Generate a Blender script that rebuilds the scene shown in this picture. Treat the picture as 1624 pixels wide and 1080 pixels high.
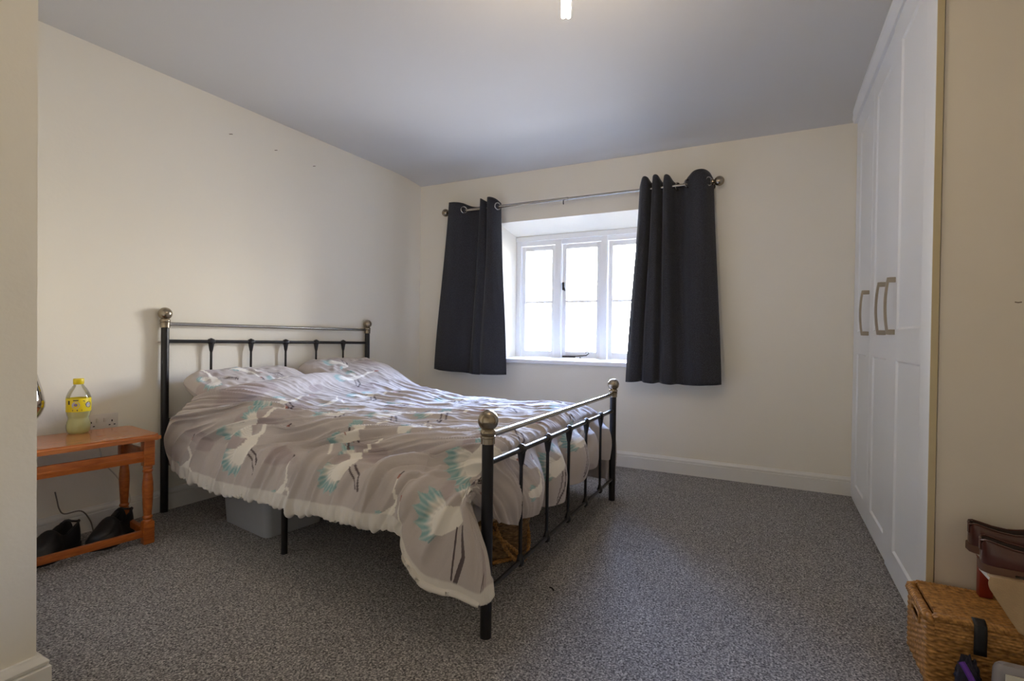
import bpy, bmesh, math, random
import numpy as np
from mathutils import Vector, Matrix, noise

for o in list(bpy.data.objects):
    bpy.data.objects.remove(o)
SC = bpy.context.scene
COL = SC.collection
PI = math.pi

# ------------------------------------------------------------------ camera, light, exposure
CAM_LOC = (0.0, 0.0, 1.0)
cam = bpy.data.cameras.new('camera')
cam.sensor_width = 36.0
cam.lens = 806.0 / 1624.0 * 36.0
cam.clip_start = 0.02
camo = bpy.data.objects.new('camera', cam)
COL.objects.link(camo)
right = Vector((0.89256209, 0.45075161, 0.01248591))
down = Vector((0.01566494, -0.00332249, -0.99987178))
fwd = Vector((-0.45065233, 0.89264324, -0.01002653))
camo.matrix_world = Matrix(((right.x, -down.x, -fwd.x, CAM_LOC[0]),
                            (right.y, -down.y, -fwd.y, CAM_LOC[1]),
                            (right.z, -down.z, -fwd.z, CAM_LOC[2]),
                            (0, 0, 0, 1)))
SC.camera = camo
SC.view_settings.view_transform = 'Standard'
SC.view_settings.look = 'None'
SC.view_settings.gamma = 1.0
SC.view_settings.use_curve_mapping = False
SC.view_settings.exposure = 0.63
try:
    SC.cycles.max_bounces = 16
    SC.cycles.diffuse_bounces = 14
    SC.cycles.transparent_max_bounces = 16
    SC.cycles.sample_clamp_indirect = 8.0
except Exception:
    pass

# daylight: pale blue sky above, warm sunlit street and houses near the horizon
world = bpy.data.worlds.new('sky')
SC.world = world
world.use_nodes = True
wn = world.node_tree
wn.nodes.clear()
w_tc = wn.nodes.new('ShaderNodeTexCoord')
w_sep = wn.nodes.new('ShaderNodeSeparateXYZ')
w_map = wn.nodes.new('ShaderNodeMapRange')
w_map.inputs['From Min'].default_value = -1.0
w_map.inputs['From Max'].default_value = 1.0
w_ramp = wn.nodes.new('ShaderNodeValToRGB')
w_bg = wn.nodes.new('ShaderNodeBackground')
w_out = wn.nodes.new('ShaderNodeOutputWorld')
els = w_ramp.color_ramp.elements
els[0].position = 0.0
els[0].color = (0.20, 0.20, 0.21, 1)
els[1].position = 1.0
els[1].color = (0.50, 0.80, 1.5, 1)
for p, c in ((0.40, (0.20, 0.20, 0.21, 1)), (0.49, (0.50, 0.47, 0.42, 1)), (0.53, (0.80, 0.735, 0.64, 1)), (0.59, (0.82, 0.79, 0.73, 1)), (0.66, (0.78, 1.02, 1.60, 1)), (0.80, (0.70, 1.02, 1.80, 1))):
    e = els.new(p)
    e.color = c
wn.links.new(w_tc.outputs['Generated'], w_sep.inputs[0])
wn.links.new(w_sep.outputs['Z'], w_map.inputs['Value'])
wn.links.new(w_map.outputs[0], w_ramp.inputs[0])
wn.links.new(w_ramp.outputs[0], w_bg.inputs['Color'])
w_bg.inputs['Strength'].default_value = 48.0
wn.links.new(w_bg.outputs[0], w_out.inputs['Surface'])

portal = bpy.data.lights.new('window_daylight', 'AREA')
portal.shape = 'RECTANGLE'
portal.size = 1.30
portal.size_y = 1.12
portal.cycles.is_portal = True
po = bpy.data.objects.new('window_daylight', portal)
po.location = (-1.45, 4.33, 1.36)
po.rotation_euler = (-PI / 2, 0, 0)
COL.objects.link(po)


# ------------------------------------------------------------------ helpers
def tag(o, label=None, cat=None, group=None, kind=None):
    if label: o['label'] = label
    if cat: o['category'] = cat
    if group: o['group'] = group
    if kind: o['kind'] = kind
    return o


def thing(name, label, cat, loc, group=None):
    o = bpy.data.objects.new(name, None)
    o.empty_display_size = 0.1
    o.location = loc
    COL.objects.link(o)
    return tag(o, label, cat, group)


def wloc(o):
    v = Vector((0, 0, 0))
    while o:
        v += o.location
        o = o.parent
    return v


class M:
    """collects shapes in world coordinates, links them as one mesh object"""
    def __init__(self):
        self.v, self.f, self.mi, self.cur = [], [], [], 0

    def add(self, verts, faces):
        b = len(self.v)
        self.v += [tuple(p) for p in verts]
        for q in faces:
            self.f.append([b + i for i in q])
            self.mi.append(self.cur)
        return self

    def bm(self, bm, mat=None):
        if mat is not None:
            bm.transform(mat)
        bm.verts.index_update()
        self.add([v.co[:] for v in bm.verts], [[v.index for v in f.verts] for f in bm.faces])
        bm.free()
        return self

    def box(self, c, s, rz=0.0, bev=0.0, seg=2, rot=None):
        bm = bmesh.new()
        bmesh.ops.create_cube(bm, size=1.0)
        bmesh.ops.scale(bm, vec=s, verts=bm.verts)
        if bev > 0:
            bmesh.ops.bevel(bm, geom=bm.edges[:], offset=bev, segments=seg, affect='EDGES', profile=0.6)
        R = rot if rot is not None else Matrix.Rotation(rz, 4, 'Z')
        return self.bm(bm, Matrix.Translation(Vector(c)) @ R)

    def span(self, lo, hi, bev=0.0, seg=2):
        return self.box([(a + b) / 2 for a, b in zip(lo, hi)], [abs(b - a) for a, b in zip(lo, hi)], bev=bev, seg=seg)

    def hexa(self, p):  # 8 corners: bottom 4 ccw, top 4 ccw
        return self.add(p, [(3, 2, 1, 0), (4, 5, 6, 7), (0, 1, 5, 4), (1, 2, 6, 5), (2, 3, 7, 6), (3, 0, 4, 7)])

    def lathe(self, prof, c, n=24, axis=(0, 0, 1), cap=True):
        ax = Vector(axis).normalized()
        q = Vector((0, 0, 1)).rotation_difference(ax)
        vs, fs = [], []
        for r, z in prof:
            for k in range(n):
                a = 2 * PI * k / n
                vs.append(Vector(c) + q @ Vector((r * math.cos(a), r * math.sin(a), z)))
        for i in range(len(prof) - 1):
            for k in range(n):
                k2 = (k + 1) % n
                fs.append((i * n + k, i * n + k2, (i + 1) * n + k2, (i + 1) * n + k))
        if cap:
            fs.append(tuple(reversed(range(n))))
            fs.append(tuple((len(prof) - 1) * n + k for k in range(n)))
        return self.add(vs, fs)

    def cyl(self, a, b, r, r2=None, n=20):
        a, b = Vector(a), Vector(b)
        return self.lathe([(r, 0), (r if r2 is None else r2, (b - a).length)], a, n, (b - a))

    def ball(self, c, r, n=24, sz=1.0):
        k = n // 2
        return self.lathe([(max(1e-4, r * math.sin(PI * i / k)), -r * sz * math.cos(PI * i / k)) for i in range(k + 1)], c, n)

    def tube(self, pts, r, n=8, closed=False):
        P = [Vector(p) for p in pts]
        m = len(P)
        vs, fs = [], []
        prev = None
        for i, p in enumerate(P):
            if closed:
                t = P[(i + 1) % m] - P[i - 1]
            else:
                t = P[min(i + 1, m - 1)] - P[max(i - 1, 0)]
            t.normalize()
            if prev is None:
                u = t.orthogonal().normalized()
            else:
                u = (prev - t * prev.dot(t)).normalized()
            prev = u
            w = t.cross(u)
            rr = r[i] if isinstance(r, (list, tuple)) else r
            for k in range(n):
                a = 2 * PI * k / n
                vs.append(p + u * (rr * math.cos(a)) + w * (rr * math.sin(a)))
        e = m if closed else m - 1
        for i in range(e):
            j = (i + 1) % m
            for k in range(n):
                k2 = (k + 1) % n
                fs.append((i * n + k, i * n + k2, j * n + k2, j * n + k))
        if not closed:
            fs.append(tuple(reversed(range(n))))
            fs.append(tuple((m - 1) * n + k for k in range(n)))
        return self.add(vs, fs)

    def grid(self, G, closed=False, flip=False):  # G[i][j] points
        m, n = len(G), len(G[0])
        vs = [p for row in G for p in row]
        fs = []
        for i in range(m - 1):
            for j in range(n if closed else n - 1):
                j2 = (j + 1) % n
                q = (i * n + j, i * n + j2, (i + 1) * n + j2, (i + 1) * n + j)
                fs.append(q[::-1] if flip else q)
        return self.add(vs, fs)

    def prism(self, outline, z0, z1):  # outline: (x, y) ccw
        n = len(outline)
        vs = [(x, y, z0) for x, y in outline] + [(x, y, z1) for x, y in outline]
        fs = [tuple(reversed(range(n))), tuple(range(n, 2 * n))]
        fs += [(i, (i + 1) % n, n + (i + 1) % n, n + i) for i in range(n)]
        return self.add(vs, fs)

    def sweep(self, prof, path, up=(0, 0, 1)):
        """profile (out, z) swept along a horizontal path; out is to the right of the direction of travel; mitred"""
        P = [Vector((p[0], p[1], 0)) for p in path]
        z0 = path[0][2] if len(path[0]) > 2 else 0.0
        G = []
        for i, p in enumerate(P):
            d1 = (P[i] - P[i - 1]).normalized() if i else (P[1] - P[0]).normalized()
            d2 = (P[i + 1] - P[i]).normalized() if i < len(P) - 1 else d1
            n1, n2 = Vector((d1.y, -d1.x, 0)), Vector((d2.y, -d2.x, 0))
            nn = (n1 + n2).normalized()
            k = 1.0 / max(0.3, nn.dot(n1))
            G.append([p + nn * (o * k) + Vector((0, 0, z0 + z)) for o, z in prof])
        n = len(prof)
        self.grid(G, closed=True)
        b = len(self.v) - len(P) * n
        self.f.append([b + j for j in range(n)]); self.mi.append(self.cur)
        self.f.append([b + (len(P) - 1) * n + j for j in reversed(range(n))]); self.mi.append(self.cur)
        return self

    def build(self, name, mat, parent=None, ang=35.0, label=None, kind=None, fix=True):
        me = bpy.data.meshes.new(name)
        off = wloc(parent) if parent else Vector((0, 0, 0))
        me.from_pydata([(x - off.x, y - off.y, z - off.z) for x, y, z in self.v], [], self.f)
        me.validate()
        if fix:
            bm = bmesh.new()
            bm.from_mesh(me)
            bmesh.ops.recalc_face_normals(bm, faces=bm.faces)
            bm.to_mesh(me)
            bm.free()
        for m in (mat if isinstance(mat, (list, tuple)) else [mat]):
            me.materials.append(m)
        if len(self.mi) == len(me.polygons):
            me.polygons.foreach_set('material_index', self.mi)
        me.polygons.foreach_set('use_smooth', [True] * len(me.polygons))
        me.set_sharp_from_angle(angle=math.radians(ang))
        me.update()
        o = bpy.data.objects.new(name, me)
        COL.objects.link(o)
        if parent:
            o.parent = parent
        if label: o['label'] = label
        if kind: o['kind'] = kind
        return o


def single(mesh_obj, label, cat, group=None):
    return tag(mesh_obj, label, cat, group)


# ------------------------------------------------------------------ materials
def mat_new(name):
    m = bpy.data.materials.new(name)
    m.use_nodes = True
    nt = m.node_tree
    return m, nt, nt.nodes['Principled BSDF'], nt.nodes['Material Output']


def rgb(r, g, b):  # sRGB 0-255 to linear
    f = lambda c: ((c / 255 + 0.055) / 1.055) ** 2.4 if c > 10 else c / 255 / 12.92
    return (f(r), f(g), f(b), 1)


def simple(name, col, rough=0.5, metal=0.0, var=0.0, scale=30.0, bump=0.0, bscale=80.0, coat=0.0, stretch=None, sheen=0.0):
    m, nt, b, out = mat_new(name)
    b.inputs['Base Color'].default_value = col
    b.inputs['Roughness'].default_value = rough
    b.inputs['Metallic'].default_value = metal
    if coat: b.inputs['Coat Weight'].default_value = coat
    if sheen: b.inputs['Sheen Weight'].default_value = sheen
    tc = nt.nodes.new('ShaderNodeTexCoord')
    src = tc.outputs['Object']
    if stretch:
        mp = nt.nodes.new('ShaderNodeMapping')
        mp.inputs['Scale'].default_value = stretch
        nt.links.new(src, mp.inputs[0])
        src = mp.outputs[0]
    n = nt.nodes.new('ShaderNodeTexNoise')
    n.inputs['Scale'].default_value = scale
    n.inputs['Detail'].default_value = 5
    nt.links.new(src, n.inputs['Vector'])
    mx = nt.nodes.new('ShaderNodeMixRGB')
    mx.inputs[1].default_value = tuple(c * (1 - var) for c in col[:3]) + (1,)
    mx.inputs[2].default_value = tuple(min(1, c * (1 + var)) for c in col[:3]) + (1,)
    nt.links.new(n.outputs['Fac'], mx.inputs[0])
    nt.links.new(mx.outputs[0], b.inputs['Base Color'])
    if bump:
        n2 = nt.nodes.new('ShaderNodeTexNoise')
        n2.inputs['Scale'].default_value = bscale
        n2.inputs['Detail'].default_value = 4
        nt.links.new(src, n2.inputs['Vector'])
        bp = nt.nodes.new('ShaderNodeBump')
        bp.inputs['Strength'].default_value = bump
        bp.inputs['Distance'].default_value = 0.005
        nt.links.new(n2.outputs['Fac'], bp.inputs['Height'])
        nt.links.new(bp.outputs[0], b.inputs['Normal'])
    return m


def glossy_clear(name, tint=(1, 1, 1, 1), gloss=0.08, rough=0.03, body=None, body_fac=0.0):
    """thin clear sheet: transparent with a little mirror, optionally a milky body"""
    m, nt, b, out = mat_new(name)
    nt.nodes.remove(b)
    tr = nt.nodes.new('ShaderNodeBsdfTransparent')
    tr.inputs[0].default_value = tint
    gl = nt.nodes.new('ShaderNodeBsdfGlossy')
    gl.inputs['Roughness'].default_value = rough
    fr = nt.nodes.new('ShaderNodeFresnel')
    fr.inputs['IOR'].default_value = 1.45
    mul = nt.nodes.new('ShaderNodeMath')
    mul.operation = 'MULTIPLY'
    mul.inputs[1].default_value = gloss / 0.08
    mul.use_clamp = True
    nt.links.new(fr.outputs[0], mul.inputs[0])
    base = tr.outputs[0]
    if body:
        df = nt.nodes.new('ShaderNodeBsdfDiffuse')
        df.inputs[0].default_value = body
        tl = nt.nodes.new('ShaderNodeBsdfTranslucent')
        tl.inputs[0].default_value = body
        ad = nt.nodes.new('ShaderNodeMixShader')
        ad.inputs[0].default_value = 0.4
        nt.links.new(df.outputs[0], ad.inputs[1])
        nt.links.new(tl.outputs[0], ad.inputs[2])
        m1 = nt.nodes.new('ShaderNodeMixShader')
        m1.inputs[0].default_value = body_fac
        nt.links.new(tr.outputs[0], m1.inputs[1])
        nt.links.new(ad.outputs[0], m1.inputs[2])
        base = m1.outputs[0]
    mx = nt.nodes.new('ShaderNodeMixShader')
    nt.links.new(mul.outputs[0], mx.inputs[0])
    nt.links.new(base, mx.inputs[1])
    nt.links.new(gl.outputs[0], mx.inputs[2])
    nt.links.new(mx.outputs[0], out.inputs['Surface'])
    return m


MT = {}
MT['wall'] = simple('wall_paint', rgb(236, 231, 218), 0.85, var=0.015, scale=2.0, bump=0.10, bscale=60)
MT['ceiling'] = simple('ceiling_paint', rgb(210, 209, 207), 0.9, var=0.01, scale=2.0, bump=0.06, bscale=50)
MT['trim'] = simple('white_gloss_paint', rgb(228, 226, 220), 0.35, var=0.01, scale=8, bump=0.02, bscale=40)
MT['window'] = simple('window_gloss_paint', rgb(245, 246, 248), 0.35, var=0.01, scale=8)
MT['wardrobe'] = simple('wardrobe_white_foil', rgb(238, 242, 248), 0.38, var=0.01, scale=4)
MT['wardrobe_side'] = simple('wardrobe_cream_board', rgb(224, 216, 203), 0.55, var=0.02, scale=5, bump=0.03, bscale=120)
MT['door_edge'] = simple('cream_edge_banding', rgb(196, 182, 148), 0.5, var=0.02, scale=5)
MT['black'] = simple('black_enamel', rgb(22, 20, 24), 0.32, var=0.1, scale=20)
MT['nickel'] = simple('brushed_nickel', rgb(158, 147, 130), 0.24, 1.0, var=0.06, scale=12, stretch=(1, 1, 14))
MT['steel'] = simple('satin_steel', rgb(180, 176, 170), 0.24, 1.0, var=0.05, scale=20)
MT['chrome'] = simple('chrome', rgb(205, 200, 195), 0.06, 1.0, var=0.02, scale=4)
MT['handle'] = simple('satin_nickel_handle', rgb(170, 160, 146), 0.33, 1.0, var=0.04, scale=20)
MT['plastic_white'] = simple('white_plastic', rgb(222, 216, 208), 0.4, var=0.01)
MT['dark_plastic'] = simple('dark_plastic', rgb(28, 27, 30), 0.5, var=0.1)
MT['iron'] = simple('dark_iron', rgb(52, 48, 46), 0.45, 0.6, var=0.2)
MT['glass'] = glossy_clear('window_glass', (0.97, 0.985, 1, 1), 0.08, 0.0)
MT['mattress'] = simple('mattress_ticking', rgb(205, 200, 195), 0.9, var=0.04, bump=0.2)
MT['slat'] = simple('pale_slat_wood', rgb(170, 140, 100), 0.6, var=0.12, scale=12, stretch=(1, 8, 1))
MT['shoe_black'] = simple('black_shoe_leather', rgb(26, 25, 28), 0.5, var=0.25, scale=40, bump=0.15)
MT['shoe_black_sole'] = simple('black_rubber', rgb(18, 17, 18), 0.8, var=0.2)
MT['shoe_brown'] = simple('brown_shoe_leather', rgb(74, 34, 24), 0.30, var=0.35, scale=14, bump=0.1, coat=0.3)
MT['shoe_sole'] = simple('brown_shoe_sole', rgb(96, 66, 50), 0.6, var=0.15)
MT['shoe_lining'] = simple('dark_shoe_lining', rgb(40, 26, 22), 0.8, var=0.15)
MT['red_wood'] = simple('red_stained_wood', rgb(128, 36, 20), 0.4, var=0.2, scale=10, stretch=(8, 8, 1))
MT['cream_cloth'] = simple('cream_cloth', rgb(176, 150, 116), 0.9, var=0.08, scale=60, bump=0.3, bscale=300)
MT['purple'] = simple('purple_cloth', rgb(92, 44, 150), 0.7, var=0.3, scale=20, bump=0.3)
MT['navy'] = simple('dark_navy_cloth', rgb(28, 25, 44), 0.7, var=0.3, scale=20, bump=0.3)
MT['grey_plastic'] = simple('grey_wrap', rgb(150, 146, 150), 0.35, var=0.08)
MT['white_wrap'] = simple('white_wrap', rgb(206, 202, 190), 0.35, var=0.04, bump=0.2, bscale=20)
MT['blue_print'] = simple('blue_print', rgb(56, 92, 122), 0.4, var=0.1)
MT['yellow'] = simple('yellow_plastic', rgb(226, 200, 20), 0.4, var=0.05)
MT['label_yellow'] = simple('yellow_label', rgb(232, 208, 26), 0.35, var=0.06)
MT['label_grey'] = simple('label_silver', rgb(176, 172, 186), 0.4, var=0.05)
MT['label_dark'] = simple('label_dark_ink', rgb(62, 56, 60), 0.5, var=0.05)
MT['label_lilac'] = simple('label_lilac_ink', rgb(130, 110, 150), 0.5, var=0.05)
MT['pet'] = glossy_clear('clear_bottle_plastic', (0.97, 0.975, 0.96, 1), 0.05, 0.05)
MT['lemonade'] = glossy_clear('cloudy_lemonade', (0.98, 0.98, 0.84, 1), 0.01, 0.1, rgb(240, 238, 186), 0.72)
MT['cloudy'] = glossy_clear('cloudy_storage_plastic', (0.85, 0.86, 0.88, 1), 0.08, 0.25, rgb(226, 229, 233), 0.72)
MT['linen'] = simple('folded_grey_linen', rgb(176, 178, 182), 0.9, var=0.2, scale=12, bump=0.3)
MT['cord'] = simple('white_cable', rgb(205, 200, 190), 0.5, var=0.02)
MT['cord_dark'] = simple('grey_cable', rgb(120, 114, 106), 0.5, var=0.02)
MT['scuff'] = simple('scuff_mark', rgb(120, 104, 88), 0.9, var=0.1)
MT['fluff'] = simple('dark_thread', rgb(26, 22, 22), 0.9, var=0.1)
MT['strap'] = simple('black_leather_strap', rgb(30, 28, 30), 0.5, var=0.2, bump=0.2)


def mat_carpet():
    m, nt, b, out = mat_new('grey_twist_carpet')
    b.inputs['Roughness'].default_value = 1.0
    b.inputs['Specular IOR Level'].default_value = 0.05
    tc = nt.nodes.new('ShaderNodeTexCoord')
    n1 = nt.nodes.new('ShaderNodeTexNoise')
    n1.inputs['Scale'].default_value = 150
    n1.inputs['Detail'].default_value = 3
    n1.inputs['Roughness'].default_value = 0.65
    n2 = nt.nodes.new('ShaderNodeTexVoronoi')
    n2.inputs['Scale'].default_value = 210
    n3 = nt.nodes.new('ShaderNodeTexNoise')
    n3.inputs['Scale'].default_value = 3.0
    n3.inputs['Detail'].default_value = 4
    for n in (n1, n2, n3):
        nt.links.new(tc.outputs['Object'], n.inputs['Vector'])
    mix = nt.nodes.new('ShaderNodeMath')
    mix.operation = 'MULTIPLY_ADD'
    nt.links.new(n2.outputs['Color'], mix.inputs[0])
    mix.inputs[1].default_value = 0.35
    nt.links.new(n1.outputs['Fac'], mix.inputs[2])
    r = nt.nodes.new('ShaderNodeValToRGB')
    r.color_ramp.elements[0].position = 0.46
    r.color_ramp.elements[0].color = rgb(80, 78, 79)
    r.color_ramp.elements[1].position = 0.95
    r.color_ramp.elements[1].color = rgb(226, 221, 216)
    e = r.color_ramp.elements.new(0.68)
    e.color = rgb(146, 143, 143)
    nt.links.new(mix.outputs[0], r.inputs[0])
    mm = nt.nodes.new('ShaderNodeMixRGB')
    mm.blend_type = 'MULTIPLY'
    mm.inputs[0].default_value = 0.15
    nt.links.new(r.outputs[0], mm.inputs[1])
    nt.links.new(n3.outputs['Fac'], mm.inputs[2])
    nt.links.new(mm.outputs[0], b.inputs['Base Color'])
    bp = nt.nodes.new('ShaderNodeBump')
    bp.inputs['Strength'].default_value = 0.7
    bp.inputs['Distance'].default_value = 0.006
    nt.links.new(mix.outputs[0], bp.inputs['Height'])
    nt.links.new(bp.outputs[0], b.inputs['Normal'])
    return m


def mat_wood(name, c0, c1, scale=(2.0, 30.0, 30.0), rough=0.3):
    m, nt, b, out = mat_new(name)
    b.inputs['Roughness'].default_value = rough
    b.inputs['Coat Weight'].default_value = 0.25
    tc = nt.nodes.new('ShaderNodeTexCoord')
    mp = nt.nodes.new('ShaderNodeMapping')
    mp.inputs['Scale'].default_value = scale
    n = nt.nodes.new('ShaderNodeTexNoise')
    n.inputs['Scale'].default_value = 1.0
    n.inputs['Detail'].default_value = 6
    n.inputs['Distortion'].default_value = 1.5
    r = nt.nodes.new('ShaderNodeValToRGB')
    r.color_ramp.elements[0].position = 0.3
    r.color_ramp.elements[0].color = c0
    r.color_ramp.elements[1].position = 0.7
    r.color_ramp.elements[1].color = c1
    nt.links.new(tc.outputs['Object'], mp.inputs[0])
    nt.links.new(mp.outputs[0], n.inputs['Vector'])
    nt.links.new(n.outputs['Fac'], r.inputs[0])
    nt.links.new(r.outputs[0], b.inputs['Base Color'])
    return m


def mat_attr(name, rough=0.9, weave=900, sheen=0.2, bump=0.25):
    """cloth whose printed pattern is stored as a colour attribute"""
    m, nt, b, out = mat_new(name)
    b.inputs['Roughness'].default_value = rough
    b.inputs['Sheen Weight'].default_value = sheen
    b.inputs['Specular IOR Level'].default_value = 0.2
    at = nt.nodes.new('ShaderNodeVertexColor')
    at.layer_name = 'print'
    tc = nt.nodes.new('ShaderNodeTexCoord')
    n = nt.nodes.new('ShaderNodeTexNoise')
    n.inputs['Scale'].default_value = weave
    nt.links.new(tc.outputs['Object'], n.inputs['Vector'])
    mm = nt.nodes.new('ShaderNodeMixRGB')
    mm.blend_type = 'OVERLAY'
    mm.inputs[0].default_value = 0.25
    nt.links.new(at.outputs['Color'], mm.inputs[1])
    nt.links.new(n.outputs['Fac'], mm.inputs[2])
    nt.links.new(mm.outputs[0], b.inputs['Base Color'])
    bp = nt.nodes.new('ShaderNodeBump')
    bp.inputs['Strength'].default_value = bump
    bp.inputs['Distance'].default_value = 0.002
    nt.links.new(n.outputs['Fac'], bp.inputs['Height'])
    nt.links.new(bp.outputs[0], b.inputs['Normal'])
    return m


def mat_wicker(name, c0, c1):
    m, nt, b, out = mat_new(name)
    b.inputs['Roughness'].default_value = 0.55
    tc = nt.nodes.new('ShaderNodeTexCoord')
    mp = nt.nodes.new('ShaderNodeMapping')
    mp.inputs['Scale'].default_value = (60, 60, 160)
    n = nt.nodes.new('ShaderNodeTexNoise')
    n.inputs['Scale'].default_value = 1.0
    n.inputs['Detail'].default_value = 4
    r = nt.nodes.new('ShaderNodeValToRGB')
    r.color_ramp.elements[0].position = 0.3
    r.color_ramp.elements[0].color = c0
    r.color_ramp.elements[1].position = 0.7
    r.color_ramp.elements[1].color = c1
    nt.links.new(tc.outputs['Object'], mp.inputs[0])
    nt.links.new(mp.outputs[0], n.inputs['Vector'])
    nt.links.new(n.outputs['Fac'], r.inputs[0])
    nt.links.new(r.outputs[0], b.inputs['Base Color'])
    return m


def mat_curtain():
    m, nt, b, out = mat_new('black_curtain_weave')
    b.inputs['Roughness'].default_value = 0.85
    b.inputs['Sheen Weight'].default_value = 0.12
    tc = nt.nodes.new('ShaderNodeTexCoord')
    n = nt.nodes.new('ShaderNodeTexNoise')
    n.inputs['Scale'].default_value = 260
    n.inputs['Detail'].default_value = 3
    r = nt.nodes.new('ShaderNodeValToRGB')
    r.color_ramp.elements[0].position = 0.35
    r.color_ramp.elements[0].color = rgb(24, 24, 28)
    r.color_ramp.elements[1].position = 0.7
    r.color_ramp.elements[1].color = rgb(60, 61, 68)
    nt.links.new(tc.outputs['Object'], n.inputs['Vector'])
    nt.links.new(n.outputs['Fac'], r.inputs[0])
    nt.links.new(r.outputs[0], b.inputs['Base Color'])
    bp = nt.nodes.new('ShaderNodeBump')
    bp.inputs['Strength'].default_value = 0.2
    bp.inputs['Distance'].default_value = 0.002
    nt.links.new(n.outputs['Fac'], bp.inputs['Height'])
    nt.links.new(bp.outputs[0], b.inputs['Normal'])
    return m


MT['carpet'] = mat_carpet()
MT['pine'] = mat_wood('orange_pine', rgb(150, 74, 24), rgb(186, 104, 42), (40, 6, 40))
MT['pine_top'] = mat_wood('orange_pine_top', rgb(160, 88, 40), rgb(192, 118, 64), (40, 4, 40), 0.22)
MT['wicker'] = mat_wicker('honey_wicker', rgb(122, 80, 34), rgb(206, 152, 82))
MT['wicker_dark'] = mat_wicker('dark_wicker', rgb(84, 60, 34), rgb(150, 116, 74))
MT['curtain'] = mat_curtain()
MT['bedding'] = mat_attr('crane_print_cotton')


def emission(name, col, s):
    m, nt, b, out = mat_new(name)
    nt.nodes.remove(b)
    e = nt.nodes.new('ShaderNodeEmission')
    e.inputs[0].default_value = col
    e.inputs[1].default_value = s
    nt.links.new(e.outputs[0], out.inputs['Surface'])
    return m


MT['bulb'] = emission('lit_bulb_tube', (1.0, 0.80, 0.56, 1), 190.0)

# ------------------------------------------------------------------ the room
CEIL = 2.42
XR, YB, YF = 1.14, 3.886, -0.9


def xw(y):  # left wall is slightly out of square
    return -3.02 + (y - 1.1) * 0.0286


m = M()
m.add([(-3.4, YF - .2, 0), (1.4, YF - .2, 0), (1.4, 4.3, 0), (-3.4, 4.3, 0),
       (-3.4, YF - .2, -0.1), (1.4, YF - .2, -0.1), (1.4, 4.3, -0.1), (-3.4, 4.3, -0.1)],
      [(0, 1, 2, 3), (7, 6, 5, 4), (0, 4, 5, 1), (1, 5, 6, 2), (2, 6, 7, 3), (3, 7, 4, 0)])
m.build('floor', MT['carpet'], kind='structure')

# ceiling sags a little where it meets the window wall
G = []
ys = [YF - .2, 0, 1, 2, 3, 3.3, 3.5, 3.6, 3.7, 3.78, 3.84, YB, 4.0]
for y in ys:
    d = max(0.0, (y - 3.45) / (YB - 3.45))
    z = CEIL - 0.035 * min(1, d) ** 2
    G.append([(x, y, z) for x in (-3.4, -2, -1, 0, 1.4)])
G2 = [[(x, y, CEIL + 0.12) for x in (-3.4, -2, -1, 0, 1.4)] for y in ys]
m = M().grid(G).grid(G2)
for a, b in (((0, 0), (0, 4)), ((-1, 0), (-1, 4)), ((0, 0), (-1, 0)), ((0, 4), (-1, 4))):
    p = [G[a[0]][a[1]], G[b[0]][b[1]], G2[b[0]][b[1]], G2[a[0]][a[1]]]
    m.add(p, [(0, 1, 2, 3)])
m.build('ceiling', MT['ceiling'], ang=60, kind='structure')

# walls
m = M().hexa([(-3.3, YF - .1, 0), (xw(YF - .1), YF - .1, 0), (xw(4.0), 4.0, 0), (-3.3, 4.0, 0),
              (-3.3, YF - .1, CEIL), (xw(YF - .1), YF - .1, CEIL), (xw(4.0), 4.0, CEIL), (-3.3, 4.0, CEIL)])
m.build('wall_left', MT['wall'], kind='structure')
OX0, OX1, OZ0, OZ1, YW = -2.105, -0.80, 0.775, 1.970, 4.20   # window opening; frame plane
WX0, WX1, WZ0, WZ1 = -2.085, -0.815, 0.775, 1.900
YO = 4.40
m = M()
m.span((-3.3, YB, 0), (1.4, YO, OZ0 - .0))
m.hexa([(-3.3, YB, OZ0), (OX0, YB, OZ0), (WX0, YW, OZ0), (-3.3, YW, OZ0),
        (-3.3, YB, OZ1), (OX0, YB, OZ1), (WX0, YW, OZ1), (-3.3, YW, OZ1)])
m.span((-3.3, YW, OZ0), (WX0, YO, OZ1))
m.hexa([(OX1, YB, OZ0), (1.4, YB, OZ0), (1.4, YW, OZ0), (WX1, YW, OZ0),
        (OX1, YB, OZ1), (1.4, YB, OZ1), (1.4, YW, OZ1), (WX1, YW, OZ1)])
m.span((WX1, YW, OZ0), (1.4, YO, OZ1))
m.hexa([(-3.3, YB, OZ1), (1.4, YB, OZ1), (1.4, YW, WZ1), (-3.3, YW, WZ1),
        (-3.3, YB, CEIL + .05), (1.4, YB, CEIL + .05), (1.4, YW, CEIL + .05), (-3.3, YW, CEIL + .05)])
m.span((-3.3, YW, WZ1), (1.4, YO, CEIL + .05))
m.build('wall_back', MT['wall'], kind='structure')
M().span((XR, YF - .1, 0), (XR + .2, YB, CEIL)).build('wall_right', MT['wall'], kind='structure')
M().span((-3.3, YF - .2, 0), (1.4, YF, CEIL)).build('wall_front', MT['wall'], kind='structure')
NX, NY = -1.757, 0.645
M().span((-3.3, YF - .1, 0), (NX, NY, CEIL)).build('wall_entrance', MT['wall'], kind='structure')

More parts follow.
